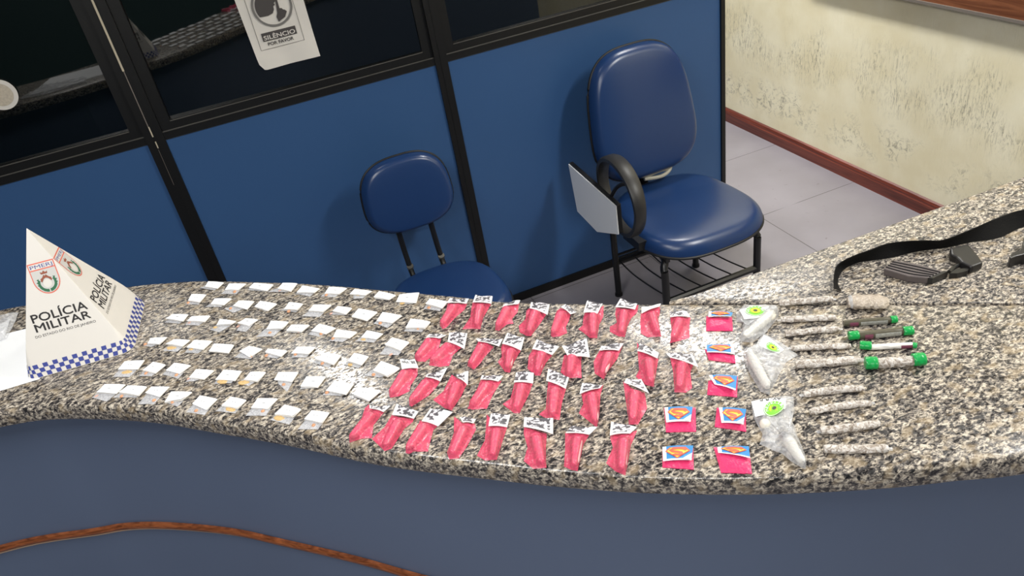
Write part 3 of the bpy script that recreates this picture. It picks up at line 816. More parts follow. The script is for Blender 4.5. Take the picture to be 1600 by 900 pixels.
def quadgrid(P, nu, nv, hf):
    v = []
    for j in range(nv+1):
        for i in range(nu+1):
            a, c = i/nu, j/nv; q = (P[0]*(1-a)+P[1]*a)*(1-c)+(P[3]*(1-a)+P[2]*a)*c
            v.append(Vector((q.x, q.y, q.z+hf(a, c))))
    f = [(j*(nu+1)+i, j*(nu+1)+i+1, (j+1)*(nu+1)+i+1, (j+1)*(nu+1)+i) for j in range(nv) for i in range(nu)]
    return v, f
def thickgrid(name, P, nu, nv, hf, th, m_, parent, label=None):
    v, f = quadgrid(P, nu, nv, hf); n = len(v)
    v2 = v+[q-Vector((0, 0, th)) for q in v]; f2 = f+[tuple(i+n for i in q)[::-1] for q in f]
    bd = [i for i in range(nu+1)]+[(j)*(nu+1)+nu for j in range(1, nv+1)]+[nv*(nu+1)+i for i in range(nu-1, -1, -1)]+[j*(nu+1) for j in range(nv-1, 0, -1)]
    for i in range(len(bd)): a, c = bd[i], bd[(i+1) % len(bd)]; f2.append((a, c, c+n, a+n))
    m = MB(); m.add(v2, f2); return m.done(name, m_, parent, True, label=label)
def blob(c, rx, ry, rz, ang, seedv, m_, parent, name='contents'):
    v = []; f = []; nu, nv = 12, 6
    for j in range(nv+1):
        for i in range(nu):
            th = math.pi/2*j/nv; ph = 2*math.pi*i/nu; r = 1+.25*noise.noise(Vector((math.cos(ph)*2, math.sin(ph)*2+j*.4, seedv)))
            x, y = rx*math.cos(th)*math.cos(ph)*r, ry*math.cos(th)*math.sin(ph)*r
            v.append((c.x+x*math.cos(ang)-y*math.sin(ang), c.y+x*math.sin(ang)+y*math.cos(ang), c.z+rz*math.sin(th)*(1+.2*math.sin(5*ph))))
    for j in range(nv):
        for i in range(nu): k = (i+1) % nu; f.append((j*nu+i, j*nu+k, (j+1)*nu+k, (j+1)*nu+i))
    return mk(name, v, f, m_, parent, True)
sd = 0
for row, txt in PK.items():
    for i, ln in enumerate(txt.split('\n')):
        z, pq, bq, cq, code = ln.split(); sd += 1
        pp = [WZ(*fr_(z, c), ZC+.0045) for c in nums(pq)]
        bb = [WZ(*fr_(z, c), ZC+.002) for c in nums(bq)]; cc_ = WZ(*fr_(z, nums(cq)[0]), ZC+.001)
        pc = sum(pp, Vector())/4
        t = thing('zip_packet', 'zip bag under white paper%s, %s from left in %s packet row' % (WORDS[code], ORD[i], row), 'packet', (pc.x, pc.y, ZC), 'small zip bags with folded white paper')
        # bag: from the middle of the paper to the bag's own bottom edge
        down = Vector((0, 0, -.0035))
        m0, m1 = pp[0]*.55+pp[3]*.45, pp[1]*.55+pp[2]*.45
        w0 = (bb[1]-bb[0])
        B4 = [m0+down, m1+down, bb[1], bb[0]]
        for q in B4: q.z = ZC+.001
        sdd = sd*1.7
        thickgrid('plastic_bag', B4, 8, 8, lambda a, c: .0024*math.sin(math.pi*min(1, max(0, a)))**.6*(1-.75*c)+.0008*noise.noise(Vector((a*5, c*5, sdd))), .0003, ZIP, t)
        ux = (pp[1]-pp[0]).normalized()
        if code == 'o': blob(cc_, .0036, .0038, .003, 0, sd, ORG, t)
        if code == 'p': blob(cc_, .0040, .0026, .0014, .3, sd, PKP, t)
        if code == 'y': blob(cc_, .0060, .0036, .002, math.atan2(ux.y, ux.x), sd, YEL, t)
        if code == 'Y': blob(cc_, .0115, .0058, .0022, math.atan2(ux.y, ux.x), sd, YEL, t)
        lift = random.uniform(.0, .0035); tw = random.uniform(-1, 1)
        hf = lambda a, c: .0006*math.sin(math.pi*a)+lift*(c**2)*(.5+.5*tw*(2*a-1))-.0010+.0022*c*0
        thickgrid('folded_paper', pp, 6, 5, hf, .0008, PAPER, t)
        P2 = [q+(pp[1]-pp[0])*.035+(pp[3]-pp[0])*.02*(-1 if sd % 2 else 1) for q in pp]
        for q in P2: q.z = ZC+.0028
        thickgrid('paper_underlayer', P2, 4, 4, lambda a, c: lift*.5*c*c*(.5+.5*tw*(2*a-1)), .0012, PAPER2, t)
        m = MB()
        up_ = (pp[0]-pp[3]).normalized(); sc_ = pc+ux*random.uniform(-.002, .002)
        for dx in ((-.0028, .0028) if sd % 3 else (0,)):
            a = sc_+ux*dx; L = .0011 if sd % 3 else .003
            z_ = pc.z+.0003+lift*.25*.9
            m.tube([(a.x-ux.x*L, a.y-ux.y*L, z_), (a.x+ux.x*L, a.y+ux.y*L, z_)], .00035, 5)
        m.done('staple', STAPLE, t)

# ------------------------------------------------------------------ pink bags
K = {'c4': (540, 440, 3.2143), 'c5': (780, 440, 2.8125), 'z1': (590, 540, 7.5), 'z2': (540, 620, 8), 'z3': (700, 450, 8), 'z4': (880, 450, 7.26)}
PB = [
('back', '''c4 515,110,565,115,612,112,600,140,545,190,505,235,488,240,474,222,500,160 563,125,487,228 c4 525,85,620,88,610,112,512,108
z3 310,175,430,200,550,185,480,310,440,380,405,520,330,515,180,520,240,430,280,370,295,250 420,230,365,500 z3 345,90,560,110,548,195,315,178
z3 690,240,790,225,895,190,870,310,800,390,820,450,740,460,640,540,590,530,610,460,660,330 780,260,622,520 z3 715,185,905,155,885,205,680,243
z3 1020,250,1120,280,1240,320,1160,440,1040,605,985,605,900,560,885,480,970,390,980,290 1110,300,1018,590 z3 1040,178,1270,200,1250,328,1025,252
z3 1410,250,1540,310,1510,420,1475,490,1490,570,1390,610,1310,620,1285,600,1330,400,1360,290 1440,320,1315,600 z3 1465,200,1610,300,1545,335,1420,243
z4 250,270,340,280,400,290,460,200,455,330,410,420,385,575,300,570,240,520,170,470,220,430,230,330 340,310,345,560 z4 270,140,450,185,400,285,235,270
z4 600,225,700,245,770,270,855,195,840,280,770,350,730,440,700,560,630,555,530,500,530,440,610,400,590,300 700,270,662,548 z4 650,130,840,180,820,245,598,215
z4 880,290,940,255,1000,230,1100,190,1095,300,1080,350,1112,555,960,565,880,520,875,400 1000,300,1075,540 z4 890,225,1110,180,1098,215,890,290
z4 1215,330,1330,325,1445,340,1430,440,1435,570,1330,600,1210,630,1230,500 1340,370,1237,610 z4 1205,270,1400,262,1440,330,1212,332'''),
('second', '''c4 405,285,445,278,482,285,465,350,400,405,365,403,345,395,365,350 445,300,365,392 c4 420,262,507,268,478,287,405,284
c4 520,300,555,315,592,325,540,370,520,425,470,430,418,422,430,405,490,350 545,325,437,412 c4 520,255,612,258,600,332,515,300
c4 668,300,705,305,745,330,700,380,680,410,645,445,612,425,650,340 702,325,630,434 c4 655,285,790,290,775,325,665,302
c4 790,310,840,325,885,340,850,400,825,460,800,455,765,405,785,380,782,330 835,350,820,448 c4 812,258,900,285,885,342,790,308
c5 150,295,200,300,240,318,205,360,180,415,160,415,125,385,130,330 192,320,172,405 c5 165,255,265,290,238,322,148,294
c5 285,325,330,315,370,290,360,350,362,425,300,425,270,400 325,335,312,415 c5 275,285,385,250,398,325,300,328
c5 440,305,500,300,545,275,520,340,475,400,460,432,420,405,415,355 490,320,458,420 c5 450,283,547,270,530,302,440,304
c5 605,268,615,305,700,340,690,400,680,465,640,455,600,420,615,390 655,345,672,455 c5 618,270,702,310,697,338,608,303
c5 750,330,800,335,860,350,840,400,848,470,820,490,770,488,765,400 805,360,793,480 c5 733,315,850,318,872,372,750,335'''),
('third', '''z1 290,265,380,268,470,265,470,350,390,470,375,540,250,600,150,615,135,590,190,490,270,370 380,310,170,592 z1 260,160,440,165,480,262,285,272
z1 560,375,650,380,740,410,700,480,600,590,400,720,370,705,390,650,500,460 640,430,400,692 z1 575,340,822,270,750,408,568,374
z1 870,345,960,400,1055,440,980,600,870,765,790,740,650,640,780,530,830,420 960,440,848,745 z1 915,345,1065,300,1060,450,940,380
c4 680,495,730,500,785,500,740,570,710,640,640,645,612,640,640,590 730,515,640,632 c4 685,470,793,475,772,502,678,493
c5 70,440,110,445,150,445,130,500,90,580,65,580,15,540,50,515 108,455,78,570 c5 75,395,152,400,150,445,66,440
c5 215,440,255,450,295,470,275,540,265,610,200,600,175,585,205,560 250,470,237,600 c5 215,382,308,422,295,468,208,432
c5 360,490,405,475,458,455,445,500,440,590,430,645,350,580,370,540 405,500,428,632 c5 365,448,455,455,445,470,355,492
c5 545,440,555,480,640,490,650,560,610,630,570,630,560,550 600,485,588,622 c5 560,430,625,430,655,487,550,446'''),
('front', '''z2 240,150,290,100,310,150,490,190,350,360,330,520,200,530,50,580,50,560,180,350 400,210,80,562 z2 300,115,565,118,490,190,305,152
z2 580,230,700,270,860,275,840,320,740,400,580,650,490,685,330,530,490,380 715,300,512,650 z2 640,90,910,185,865,272,592,218
z2 930,300,1050,310,1172,350,1100,420,1050,600,1030,690,850,690,800,720,750,710,780,630,870,480 1040,350,790,692 z2 1060,140,1340,190,1185,355,968,292
c4 545,680,575,710,650,715,655,745,610,830,570,890,520,895,510,860,545,760 610,730,540,880 c4 572,680,655,688,645,713,588,708
c4 710,668,725,728,815,725,790,800,775,850,760,897,700,900,660,875,700,800 768,745,744,888 c4 730,665,828,668,815,727,720,722
c5 110,640,160,655,210,670,205,740,208,820,150,825,108,790,125,730,108,670 160,680,190,810 c5 110,597,238,603,238,665,108,636
c5 290,665,345,665,400,670,370,720,345,835,320,830,285,815,290,740 350,685,335,825 c5 318,638,432,640,402,672,296,666
c5 490,665,545,670,607,655,580,720,555,855,510,835,470,800,500,730,488,690 552,690,542,842 c5 492,615,605,642,580,668,487,672'''),
]
def kfr(k, pts): ox, oy, s = K[k]; return [(ox+x/s, oy+y/s) for x, y in pts]
cnt = 0
for row, txt in PB:
    lines = txt.split('\n')
    for i, ln in enumerate(lines):
        k1, ol, ax, k2, hd = ln.split(); cnt += 1
        O = [WZ(*p, ZC) for p in kfr(k1, nums(ol))]; AX = [WZ(*p, ZC) for p in kfr(k1, nums(ax))]
        Hq = [WZ(*p, ZC+.004) for p in kfr(k2, nums(hd))]
        Hq[2] = Hq[2]+(Hq[2]-Hq[1])*.16; Hq[3] = Hq[3]+(Hq[3]-Hq[0])*.16
        c = sum(O, Vector())/len(O)
        lb = 'pink plastic bag with black and white header, %s from left in %s pink row' % (ORD[i], row)
        if row == 'third' and i == 0: lb = 'pink plastic bag with black lettered header, first from left in third pink row'
        if row == 'front' and i == 2: lb = 'pink bag with wide white-ended header, third from left in front pink row'
        t = thing('pink_bag', lb, 'bag', (c.x, c.y, ZC), 'pink plastic bags holding tapered tubes')
        ad = AX[1]-AX[0]
        v, f = bagmesh(O, (AX[0]+ad*.05, AX[1]-ad*.07),  .0092, .0064, ZC, .0018, .0008, seedv=cnt, step=.0025, freq=80, nr=11, tap=True)
        mk('pink_film', v, f, PINK, t, True)
        m = MB(); a, e = AX[0]+ad*.16, AX[1]-ad*.075; N_ = 8
        m.tube([a.lerp(e, q/N_)+Vector((0, 0, .0076-.0022*q/N_)) for q in range(N_+1)], [.005]+[.0074-.0022*q/N_ for q in range(1, N_)]+[.0030], 12)
        m.done('tapered_tube', TUBEP, t, True)
        tw = random.uniform(-1, 1)
        nu, nv = 10, 6
        hf = lambda a_, c_: .0006+.0036*c_*math.sin(math.pi*(.15+.7*a_))+.002*tw*(a_-.5)*(1-c_)+.0010*math.sin(7*a_+cnt)*(1-c_)
        v, f = quadgrid(Hq, nu, nv, hf); n = len(v)
        mi = []
        side_w = random.choice([0, 0, 1, 2]) if row != 'front' or i != 2 else 3
        for j in range(nv):
            for ii in range(nu):
                w1 = (j == nv-1) or ii == 0 and side_w != 2 or ii >= nu-1-(side_w if side_w in (2, 3) else 0)
                mi.append(0 if w1 else 1)
        if row == 'third' and i == 0: mi = [0]*len(mi)
        if row == 'back' and i == 7: mi = [0]*len(mi)
        v2 = v+[q-Vector((0, 0, .0006)) for q in v]; f2 = f+[tuple(q_+n for q_ in q)[::-1] for q in f]
        bd = list(range(nu+1))+[j*(nu+1)+nu for j in range(1, nv+1)]+[nv*(nu+1)+q for q in range(nu-1, -1, -1)]+[j*(nu+1) for j in range(nv-1, 0, -1)]
        for q in range(len(bd)): a_, c_ = bd[q], bd[(q+1) % len(bd)]; f2.append((a_, c_, c_+n, a_+n))
        mk('printed_header', v2, f2, [PAPER, PRINT], t, True, mi+[0]*(len(f2)-len(mi)))
        if row == 'third' and i == 0:
            m = MB(); nn = Vector((0, 0, 1)); Q = lambda a_, b_: (Hq[0]*(1-a_)+Hq[1]*a_)*(1-b_)+(Hq[3]*(1-a_)+Hq[2]*a_)*b_+Vector((0, 0, .0006+.0036*b_*.95+.0016))
            text_on(m, '3B. Vou', Q(.92, .30), Q(.1, .30), Q(.92, .62), nn, .03, lift=.0)
            text_on(m, 'JR. M', Q(.7, .04), Q(.25, .04), Q(.7, .2), nn, .03, lift=.0)
            m.done('upside_down_lettering', INK, t)

# ------------------------------------------------------------------ sachets with shield emblem
SK = (1020, 470, 3)
SA = [  # pink outline, label quad, label text
('250,72,372,76,375,140,250,140', '262,50,375,55,366,82,260,76', 'pink sachet under flattened blue shield label, farthest back beside the first green-badged bag', .3),
('243,226,385,256,388,292,262,276', '252,207,379,205,384,250,254,246', 'pink sachet with blue shield label, second from back in the right sachet column', .3),
('260,375,398,355,395,450,255,440', '262,348,395,352,388,430,290,392', 'pink sachet with blue shield label folded diagonally, third from back in right sachet column', .6),
('52,500,200,500,203,612,62,615', '55,500,187,497,178,572,63,570', 'pink sachet with blue shield label, rear one of the left sachet pair', .6),
('300,500,435,510,438,612,290,590', '310,500,438,508,425,590,322,572', 'pink sachet with blue shield label, fourth from back in right sachet column', .6),
('45,690,190,690,192,790,45,780', '45,685,190,678,182,752,48,752', 'pink sachet with blue shield label, front one of the left sachet pair', .6),
('290,690,455,740,465,810,320,805', '303,685,450,682,456,742,306,712', 'pink sachet showing much pink film, label flattened, front of right sachet column', .3),
]
for i, (pq, lq, lb, hh) in enumerate(SA):
    g = lambda s, z: [WZ(SK[0]+x/SK[2], SK[1]+y/SK[2], z) for x, y in nums(s)]
    P = g(pq, ZC+.0012); L = g(lq, ZC+.0062)
    if i == 6: P = [WZ(1020+285/3, 470+685/3, ZC+.0012), WZ(1020+452/3, 470+700/3, ZC+.0012), P[2], P[3]]
    c = sum(P, Vector())/4
    t = thing('blue_label_sachet', lb, 'sachet', (c.x, c.y, ZC), 'pink sachets with blue shield labels')
    s_ = i*2.3
    thickgrid('pink_film', P, 12, 10, lambda a, b_: .0045*(math.sin(math.pi*a)*math.sin(math.pi*b_))**.5+.0009*noise.noise(Vector((a*9, b_*9, s_))), .001, PINKS, t)
    lh = lambda a, b_: .0015*math.sin(math.pi*a)+(.004 if i in (0, 2, 4) else .002)*b_*b_*(a if i != 1 else 1-a)
    nu = 8; v, f = quadgrid(L, nu, 8, lh); mi = [0 if (r_ == 7 or r_ == 0 and False or c_ in (0, nu-1)) and (r_ == 7 or c_ == (0 if i != 1 else nu-1)) else 1 for r_ in range(8) for c_ in range(nu)]
    mk('label', v, f, [PAPER, CYAN], t, True, mi)
    o = COL.objects
    Q = lambda a, b_: (L[0]*(1-a)+L[1]*a)*(1-b_)+(L[3]*(1-a)+L[2]*a)*b_+Vector((0, 0, lh(a, b_)))
    sub = lambda pts: [p for i_ in range(len(pts)) for p in [(pts[i_][0]+(pts[(i_+1) % len(pts)][0]-pts[i_][0])*k/4, pts[i_][1]+(pts[(i_+1) % len(pts)][1]-pts[i_][1])*k/4) for k in range(4)]]
    m = MB(); up = Vector((0, 0, 1))
    def sh(g_): cx_, cy2 = .5, .46; return [(cx_+(x-cx_)*g_, cy2+(y-cy2)*g_) for x, y in ((.24, .12), (.76, .12), (.92, .36), (.5, .90), (.08, .36))]
    poly_on(m, sub(sh(1)), Q, up*.0006, 0); poly_on(m, sub(sh(.86)), Q, up*.0010, 1)
    S_ = [(.80, .34), (.70, .24), (.52, .22), (.36, .25), (.27, .33), (.34, .43), (.5, .47), (.62, .52), (.64, .61), (.54, .68), (.42, .66), (.38, .60)]
    stroke_on(m, S_, .066, Q, up*.0014, 0)
    m.done('shield_emblem', [ORED, YELP], t)
    if i in (3, 4, 5):
        m = MB(); poly_on(m, sub([(.99, .55), (.99, .99), (.66, .99)]), Q, up*.0020); m.done('folded_corner', PAPER, t)

# ------------------------------------------------------------------ clear bags with green badge
def badge(m, Q, word, cx_, cy2, rx, ry, up):
    poly_on(m, arc(cx_, cy2, rx, ry, 0, 352, 44), Q, up*.0005, 0)
    stroke_on(m, arc(cx_, cy2, rx*.93, ry*.93, 0, 360, 44), rx*.035, Q, up*.0009, 1)
    poly_on(m, arc(cx_, cy2, rx*.5, ry*.5, 0, 345, 23), Q, up*.0009, 2)
    poly_on(m, arc(cx_, cy2, rx*.2, ry*.22, 0, 330, 11), Q, up*.0013, 3)
    n = len(word)
    for k, ch in enumerate(word):
        a = math.radians(205-230*(k+.5)/n-0) if n > 5 else math.radians(190-200*(k+.5)/n)
        v, f = text2d(ch, 0); w_, h_ = .25, .27
        P = []
        for x, y in v:
            lx, ly = (x-.5)*w_, y*h_
            ux_ = .58*math.cos(a)+lx*math.sin(a)+ly*math.cos(a); uy_ = .58*math.sin(a)-lx*math.cos(a)+ly*math.sin(a)
            P.append(Q(cx_+rx*ux_, cy2-ry*uy_)+up*.0013)
        m.add(P, f, 1)
def clearbag(lb, fr, outline, axis, r0_, r1_, lab, badgep, tube, extra=None, seedv=1):
    ox, oy, s = fr; g = lambda q, z: [WZ(ox+x/s, oy+y/s, z) for x, y in nums(q)]
    O = g(outline, ZC); AX = g(axis, ZC); c = sum(O, Vector())/len(O)
    t = thing('clear_bag', lb, 'bag', (c.x, c.y, ZC), 'clear plastic bags with green round badges')
    ad = AX[1]-AX[0]
    v, f = bagmesh(O, (AX[0], AX[1]), r0_+.0012, r1_+.001, ZC, .004, .0028, seedv=seedv, step=.004, freq=60, nr=12)
    mk('clear_film', v, f, CLR, t, True)
    m = MB(); N_ = 10; a, e = AX[0]+ad*.03, AX[1]-ad*.04
    m.tube([a.lerp(e, q/N_)+Vector((0, 0, (r0_+(r1_-r0_)*q/N_)+.0004)) for q in range(N_+1)], [r0_*.7]+[(r0_+(r1_-r0_)*q/N_) for q in range(1, N_)]+[r1_*.6], 14)
    m.done('powder_tube', TUBEW, t, True)
    L = g(lab, ZC+.0085); hf = lambda a, b_: .001*math.sin(math.pi*a)+.0012*math.sin(5*a+2*b_)
    thickgrid('white_label', L, 8, 6, hf, .0008, PAPER, t)
    Q = lambda a, b_: (L[0]*(1-a)+L[1]*a)*(1-b_)+(L[3]*(1-a)+L[2]*a)*b_+Vector((0, 0, hf(a, b_)))
    m = MB(); badge(m, Q, badgep[4], badgep[0], badgep[1], badgep[2], badgep[3], Vector((0, 0, 1)))
    m.done('round_badge', [GRN, PAPER, GRN2, INKG], t)
    return t, Q
clearbag('clear bag with green badge, farthest back beside the blue-labelled sachets', (1140, 460, 5.625),
    '60,170,130,95,415,100,432,200,330,330,200,430,85,420,120,260,60,250', '385,205,120,408', .0095, .006, '85,135,345,100,368,188,130,222', (.5, .36, .36, .46, 'MEDELLIN'), None, seedv=5)
clearbag('clear bag with small green badge, middle one of the three badge bags', (1140, 460, 5.625),
    '110,500,200,480,260,440,300,350,400,400,480,450,600,540,500,600,440,700,400,790,350,890,270,860,190,730,130,600', '180,570,340,860', .0085, .0065, '300,355,480,480,430,520,255,450', (.62, .62, .34, .42, 'MEDELLIN'), None, seedv=9)
t, Q = clearbag('clear bag with MEDELLIN badge and white ball, nearest of the three badge bags', (1160, 600, 6),
    '80,170,240,140,400,120,480,130,490,270,440,310,490,400,520,500,560,600,602,700,592,810,460,740,370,660,260,620,160,570,190,480,140,390,100,310', '415,560,570,775', .0085, .0055, '85,165,410,125,402,232,120,312', (.64, .74, .34, .56, 'MEDELLIN'), None, seedv=13)
m = MB(); text_on(m, 'AV. R P', Q(.86, -.0), Q(.24, .02), Q(.86, .17), Vector((0, 0, 1)), .02, lift=.0012); m.done('upside_down_lettering', INK, t)
b_ = WZ(1160+210/6, 600+408/6, ZC)
m = MB(); m.tube([b_+Vector((0, 0, z)) for z in (0, .0008, .003, .007, .011, .0132, .014)], [.002, .0045, .0066, .0076, .0062, .0038, .0012], 14); m.done('white_ball', TUBEW, t, True)

# ------------------------------------------------------------------ wrapped sticks
T = (1180, 440, 2.997)
def g2(x, y, z=ZC): return WZ(T[0]+x/T[2], T[1]+y/T[2], z)
def stick(m, a, e, r, seedv, flat=.75, ends=(.35, .35), N_=22, n=14, mi=0, bend=0, rough=.16, rk=6):
    d = (e-a); pr = Vector((-d.y, d.x, 0)).normalized(); v = []
    for i in range(N_+1):
        s = i/N_; rr = r*min(1, ends[0]+(1-ends[0])*min(1, s*rk))*min(1, ends[1]+(1-ends[1])*min(1, (1-s)*rk))
        c = a+d*s+pr*bend*math.sin(math.pi*s)
        for k in range(n):
            th = 2*math.pi*k/n; q = 1+rough*noise.noise(Vector((s*11, math.cos(th)*1.5, math.sin(th)*1.5+seedv*5)))*2
            v.append(c+pr*rr*math.cos(th)*q+Vector((0, 0, r*flat+min(rr, r)*flat*math.sin(th)*min(q, 1.1)*.95)))
    f = [(i*n+k, i*n+(k+1) % n, (i+1)*n+(k+1) % n, (i+1)*n+k) for i in range(N_) for k in range(n)]
    f += [tuple(range(n))[::-1], tuple(N_*n+k for k in range(n))]
    m.add(v, f, mi)
ST = [((112, 114), (362, 92), 16, .001), ((120, 190), (377, 180), 16, .001), ((140, 256), (392, 232), 16, .001), ((166, 321), (446, 311), 15, 0), ((188, 402), (492, 378), 21, -.001),
      ((226, 541), (506, 511), 18, .003), ((256, 622), (540, 580), 17, .003), ((306, 712), (580, 676), 20, -.001), ((320, 797), (620, 794), 21, -.001)]
for i, (a, e, wpx, bend) in enumerate(ST):
    A_, E_ = g2(*a), g2(*e); dist = (A_-CAM).length; r = wpx/T[2]/F*dist*1.05
    c = (A_+E_)/2
    t = thing('wrapped_roll', 'thin whitish cling-wrapped roll, %s from the back in the column of nine' % ORD[i], 'roll', (c.x, c.y, ZC), 'cling-wrapped rolls')
    m = MB(); stick(m, A_, E_, r, i+1, .8, (.8, .72), bend=bend, rk=10, rough=.11); m.done('wrapped_body', FILM, t, True)
    m = MB(); d = (E_-A_).normalized(); pr = Vector((-d.y, d.x, 0))
    e0 = A_ if i % 2 else E_; sg = -1 if i % 2 else 1
    q = [e0-d*sg*.008+pr*r*.7+Vector((0, 0, r*.7)), e0+d*sg*.006+pr*r*.35+Vector((0, 0, .0035)), e0+d*sg*.005-pr*r*.4+Vector((0, 0, .0035)), e0-d*sg*.008-pr*r*.7+Vector((0, 0, r*.7))]
    v, f = quadgrid(q, 4, 4, lambda a_, b__: .0006*math.sin(9*a_+7*b__)); mk('film_end', v, f, CLR, t, True)
# lumpy pouch
a, e = g2(430, 118), g2(622, 116); c = (a+e)/2
t = thing('wrapped_lump', 'wide lumpy cling-wrapped bundle of brown herb behind the green-capped tubes', 'bundle', (c.x, c.y, ZC))
m = MB(); stick(m, a, e, .0165, 31, .55, (.7, .5), 18, 16, rough=.14); m.done('wrapped_body', mat('brown_herb_in_film', (176, 164, 150), .25, vary=.5, vscale=330, bump=1, bscale=260), t, True)
m = MB(); d = (e-a); 
m.tube([a+Vector((0, 0, .010)), a.lerp(e, .05)+Vector((0, 0, .010)), a.lerp(e, .1)+Vector((0, 0, .010))], [.008, .0135, .0150], 14, sq=(1, .6)); m.done('film_end', CLR, t, True)
DARKL = mat('dark_herb_in_tube', (84, 80, 66), .3, vary=.4, vscale=250)
WHT = mat('white_paper_wrap', (226, 222, 218), .4, vary=.06, vscale=200)
MAG = mat('dark_magenta_print', (120, 62, 84), .4)
TU = [((412, 208), (632, 192), 15, None, (632, 192, 662, 190), DARKL, 'clear tube of dark herb with one green cap, farthest of the four capped tubes'),
      ((480, 268), (692, 246), 18, (436, 271, 482, 267), (690, 249, 736, 246), DARKL, 'dark tube with green taped ends, second from back of the capped tubes'),
      ((530, 319), (735, 307), 13, (488, 313, 542, 317), (735, 308, 756, 311), WHT, 'slim white roll with green taped ends, third of the capped tubes'),
      ((565, 403), (735, 390), 24, (512, 405, 568, 404), (733, 390, 790, 385), FILM, 'thick cling-wrapped roll with green taped ends, nearest of the capped tubes')]
for i, (a, e, wpx, c1, c2, m_, lb) in enumerate(TU):
    A_, E_ = g2(*a), g2(*e); c = (A_+E_)/2; r = wpx/T[2]/F*(c-CAM).length
    t = thing('green_capped_tube', lb, 'tube', (c.x, c.y, ZC), 'tubes with green caps')
    m = MB(); stick(m, A_, E_, r, 40+i, .95, (.9, .9), rough=.02 if i < 2 else .1); m.done('tube_body', m_, t, True)
    for cpx in (c1, c2):
        if cpx:
            P0, P1 = g2(cpx[0], cpx[1]), g2(cpx[2], cpx[3]); m = MB(); k = {0: 1.12, 1: 1.15, 2: 1.5 if cpx is c1 else 1.0, 3: 1.2}[i]
            stick(m, P0, P1, r*k, 60+i, .95, (.9, .9), 10, 12, rough=.05, rk=12); m.done('green_cap', GTAPE, t, True)
    if i < 3:
        m = MB(); d = (E_-A_); pr = Vector((-d.y, d.x, 0)).normalized()
        for (s0, s1, mm) in ((.12, .3, 0), (.35, .92, 1)) if i < 2 else ((.72, .98, 0),):
            for q in range(4):
                th0, th1 = math.radians(-50+q*22), math.radians(-50+(q+1)*22)
                P = []
                for s_, th in ((s0, th0), (s1, th0), (s1, th1), (s0, th1)):
                    P.append(A_+d*s_-pr*r*1.1*math.cos(th)+Vector((0, 0, r*.95+r*1.08*math.sin(th))))
                m.add(P, [(0, 1, 2, 3)], mm)
        m.done('printed_strip', [MAG, mat('silver_black_print', (150, 150, 144), .35, vary=.6, vscale=400)], t)

# ------------------------------------------------------------------ strap, magazine, grips
pairs = [((1304, 452), (1315, 455)), ((1304, 432), (1309, 440)), ((1310, 414), (1318, 422)), ((1335, 400), (1340, 411)), ((1360, 391), (1364, 407)), ((1388, 381), (1392, 403)), ((1420, 377), (1425, 395)),
         ((1450, 376), (1455, 390)), ((1476, 375), (1480, 387)), ((1518, 359), (1516, 379)), ((1560, 341), (1560, 372)), ((1602, 328), (1602, 354)), ((1660, 330), (1660, 350))]
tops = [WZ(*a, ZC+(.014 if i < 3 else .026)) for i, (a, b__) in enumerate(pairs)]; bots = [WZ(*b__, ZC+.001) for a, b__ in pairs]
tops, bots = smoothline(tops, 5), smoothline(bots, 5)
for q in bots: q.z = max(q.z, ZC+.0008)
v = []; f = []; n = len(tops)
for a, c in zip(tops, bots):
    v += [a, (a+c)/2+Vector((0, .003, 0)), c, c+Vector((0, .002, 0)), (a+c)/2+Vector((0, .005, 0)), a+Vector((0, .002, 0))]
for i in range(n-1):
    for k in range(6): f.append((i*6+k, i*6+(k+1) % 6, (i+1)*6+(k+1) % 6, (i+1)*6+k))
f += [(0, 1, 2, 3, 4, 5), tuple((n-1)*6+k for k in range(6))[::-1]]
m = MB(); m.add(v, f); o = m.done('black_strap', STRAPM, None, True); tag(o, 'long black webbing strap looping on its edge across the granite', 'strap')
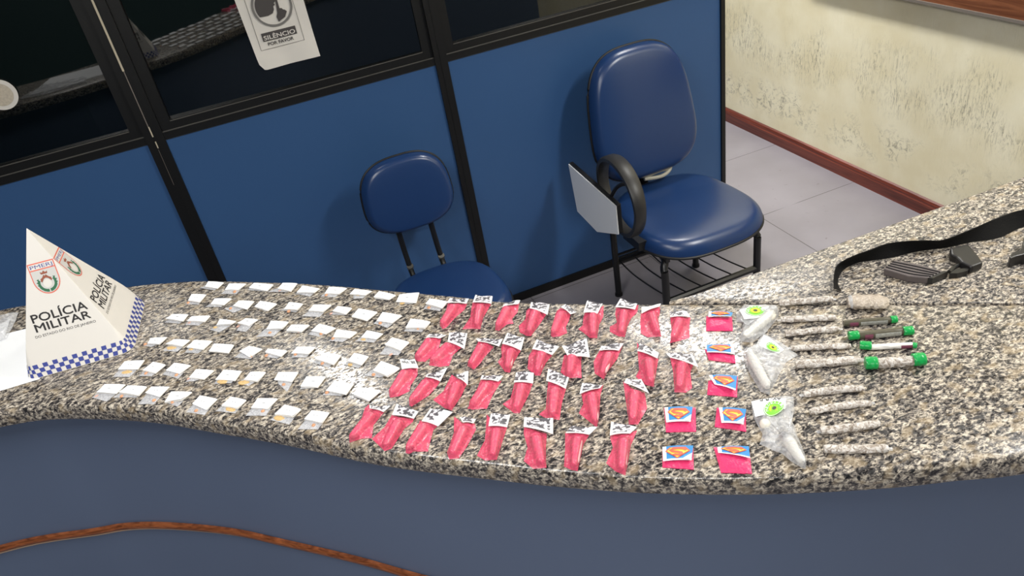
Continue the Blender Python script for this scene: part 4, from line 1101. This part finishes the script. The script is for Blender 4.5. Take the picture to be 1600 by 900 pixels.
# magazine
zt = ZC+.013
c = WZ(1425, 425, ZC)
t = thing('ribbed_magazine', 'dark grey ribbed rifle magazine lying inside the strap loop', 'magazine', (c.x, c.y, ZC))
TP = [WZ(*p, zt) for p in ((1381, 420), (1398, 406), (1438, 413), (1474, 423), (1450, 434), (1418, 431))]
m = MB(); m.prism(TP, (0, 0, -.0124)); o = m.done('magazine_body', GUNM, t); bevel(o, .0015)
l0, l1, l2 = TP[0], TP[5], TP[4]; u0_, u1, u2 = TP[1], TP[2], TP[3]
for k in range(4):
    s = .18+.2*k; m = MB(); P = [l0.lerp(u0_, s), l1.lerp(u1, s), l2.lerp(u2, s)]
    m.tube([p+Vector((0, 0, .0002)) for p in smoothline(P, 5)], .0013, 6); m.done('rib', GUNK, t, True)
m = MB(); P = [TP[4].lerp(TP[3], s) for s in (0, 1)]; dd = (TP[4]-TP[5]).normalized()
m.prism([P[0], P[1], P[1]+dd*.007, P[0]+dd*.007], (0, 0, -.0118)); m.done('magazine_lip', GUNK, t)
# grip
c = WZ(1507, 400, ZC)
t = thing('pistol_grip', 'black pistol-grip piece just under the strap beside the ribbed magazine', 'grip', (c.x, c.y, ZC))
GP = [WZ(*p, ZC+.015) for p in ((1484, 388), (1500, 383), (1514, 381), (1527, 396), (1537, 410), (1518, 417), (1502, 409), (1494, 401), (1485, 397))]
m = MB(); m.prism(GP, (0, 0, -.0144)); bevel(m.done('grip_body', GUNK, t), .004, 3)
m = MB(); m.tube(smoothline([WZ(*p, ZC+.006) for p in ((1483, 425), (1494, 416), (1506, 414), (1516, 420))], 5), .0035, 8); m.done('trigger_guard', BLK, t, True)
m = MB(); m.prism([WZ(*p, ZC+.010) for p in ((1484, 427), (1494, 420), (1514, 419), (1512, 423), (1496, 427))], (0, 0, -.0095)); m.done('guard_plate', BLK, t)
c = WZ(1590, 398, ZC)
t = thing('black_stock_piece', 'black angled plastic piece cut by the right picture edge below the strap', 'grip', (c.x, c.y, ZC))
m = MB(); m.prism([WZ(*p, ZC+.02) for p in ((1577, 400), (1581, 394), (1592, 391), (1597, 384), (1600, 370), (1640, 372), (1640, 398), (1600, 397), (1588, 400), (1579, 404))], (0, 0, -.0192)); bevel(m.done('curved_arm', GUNK, t), .002)
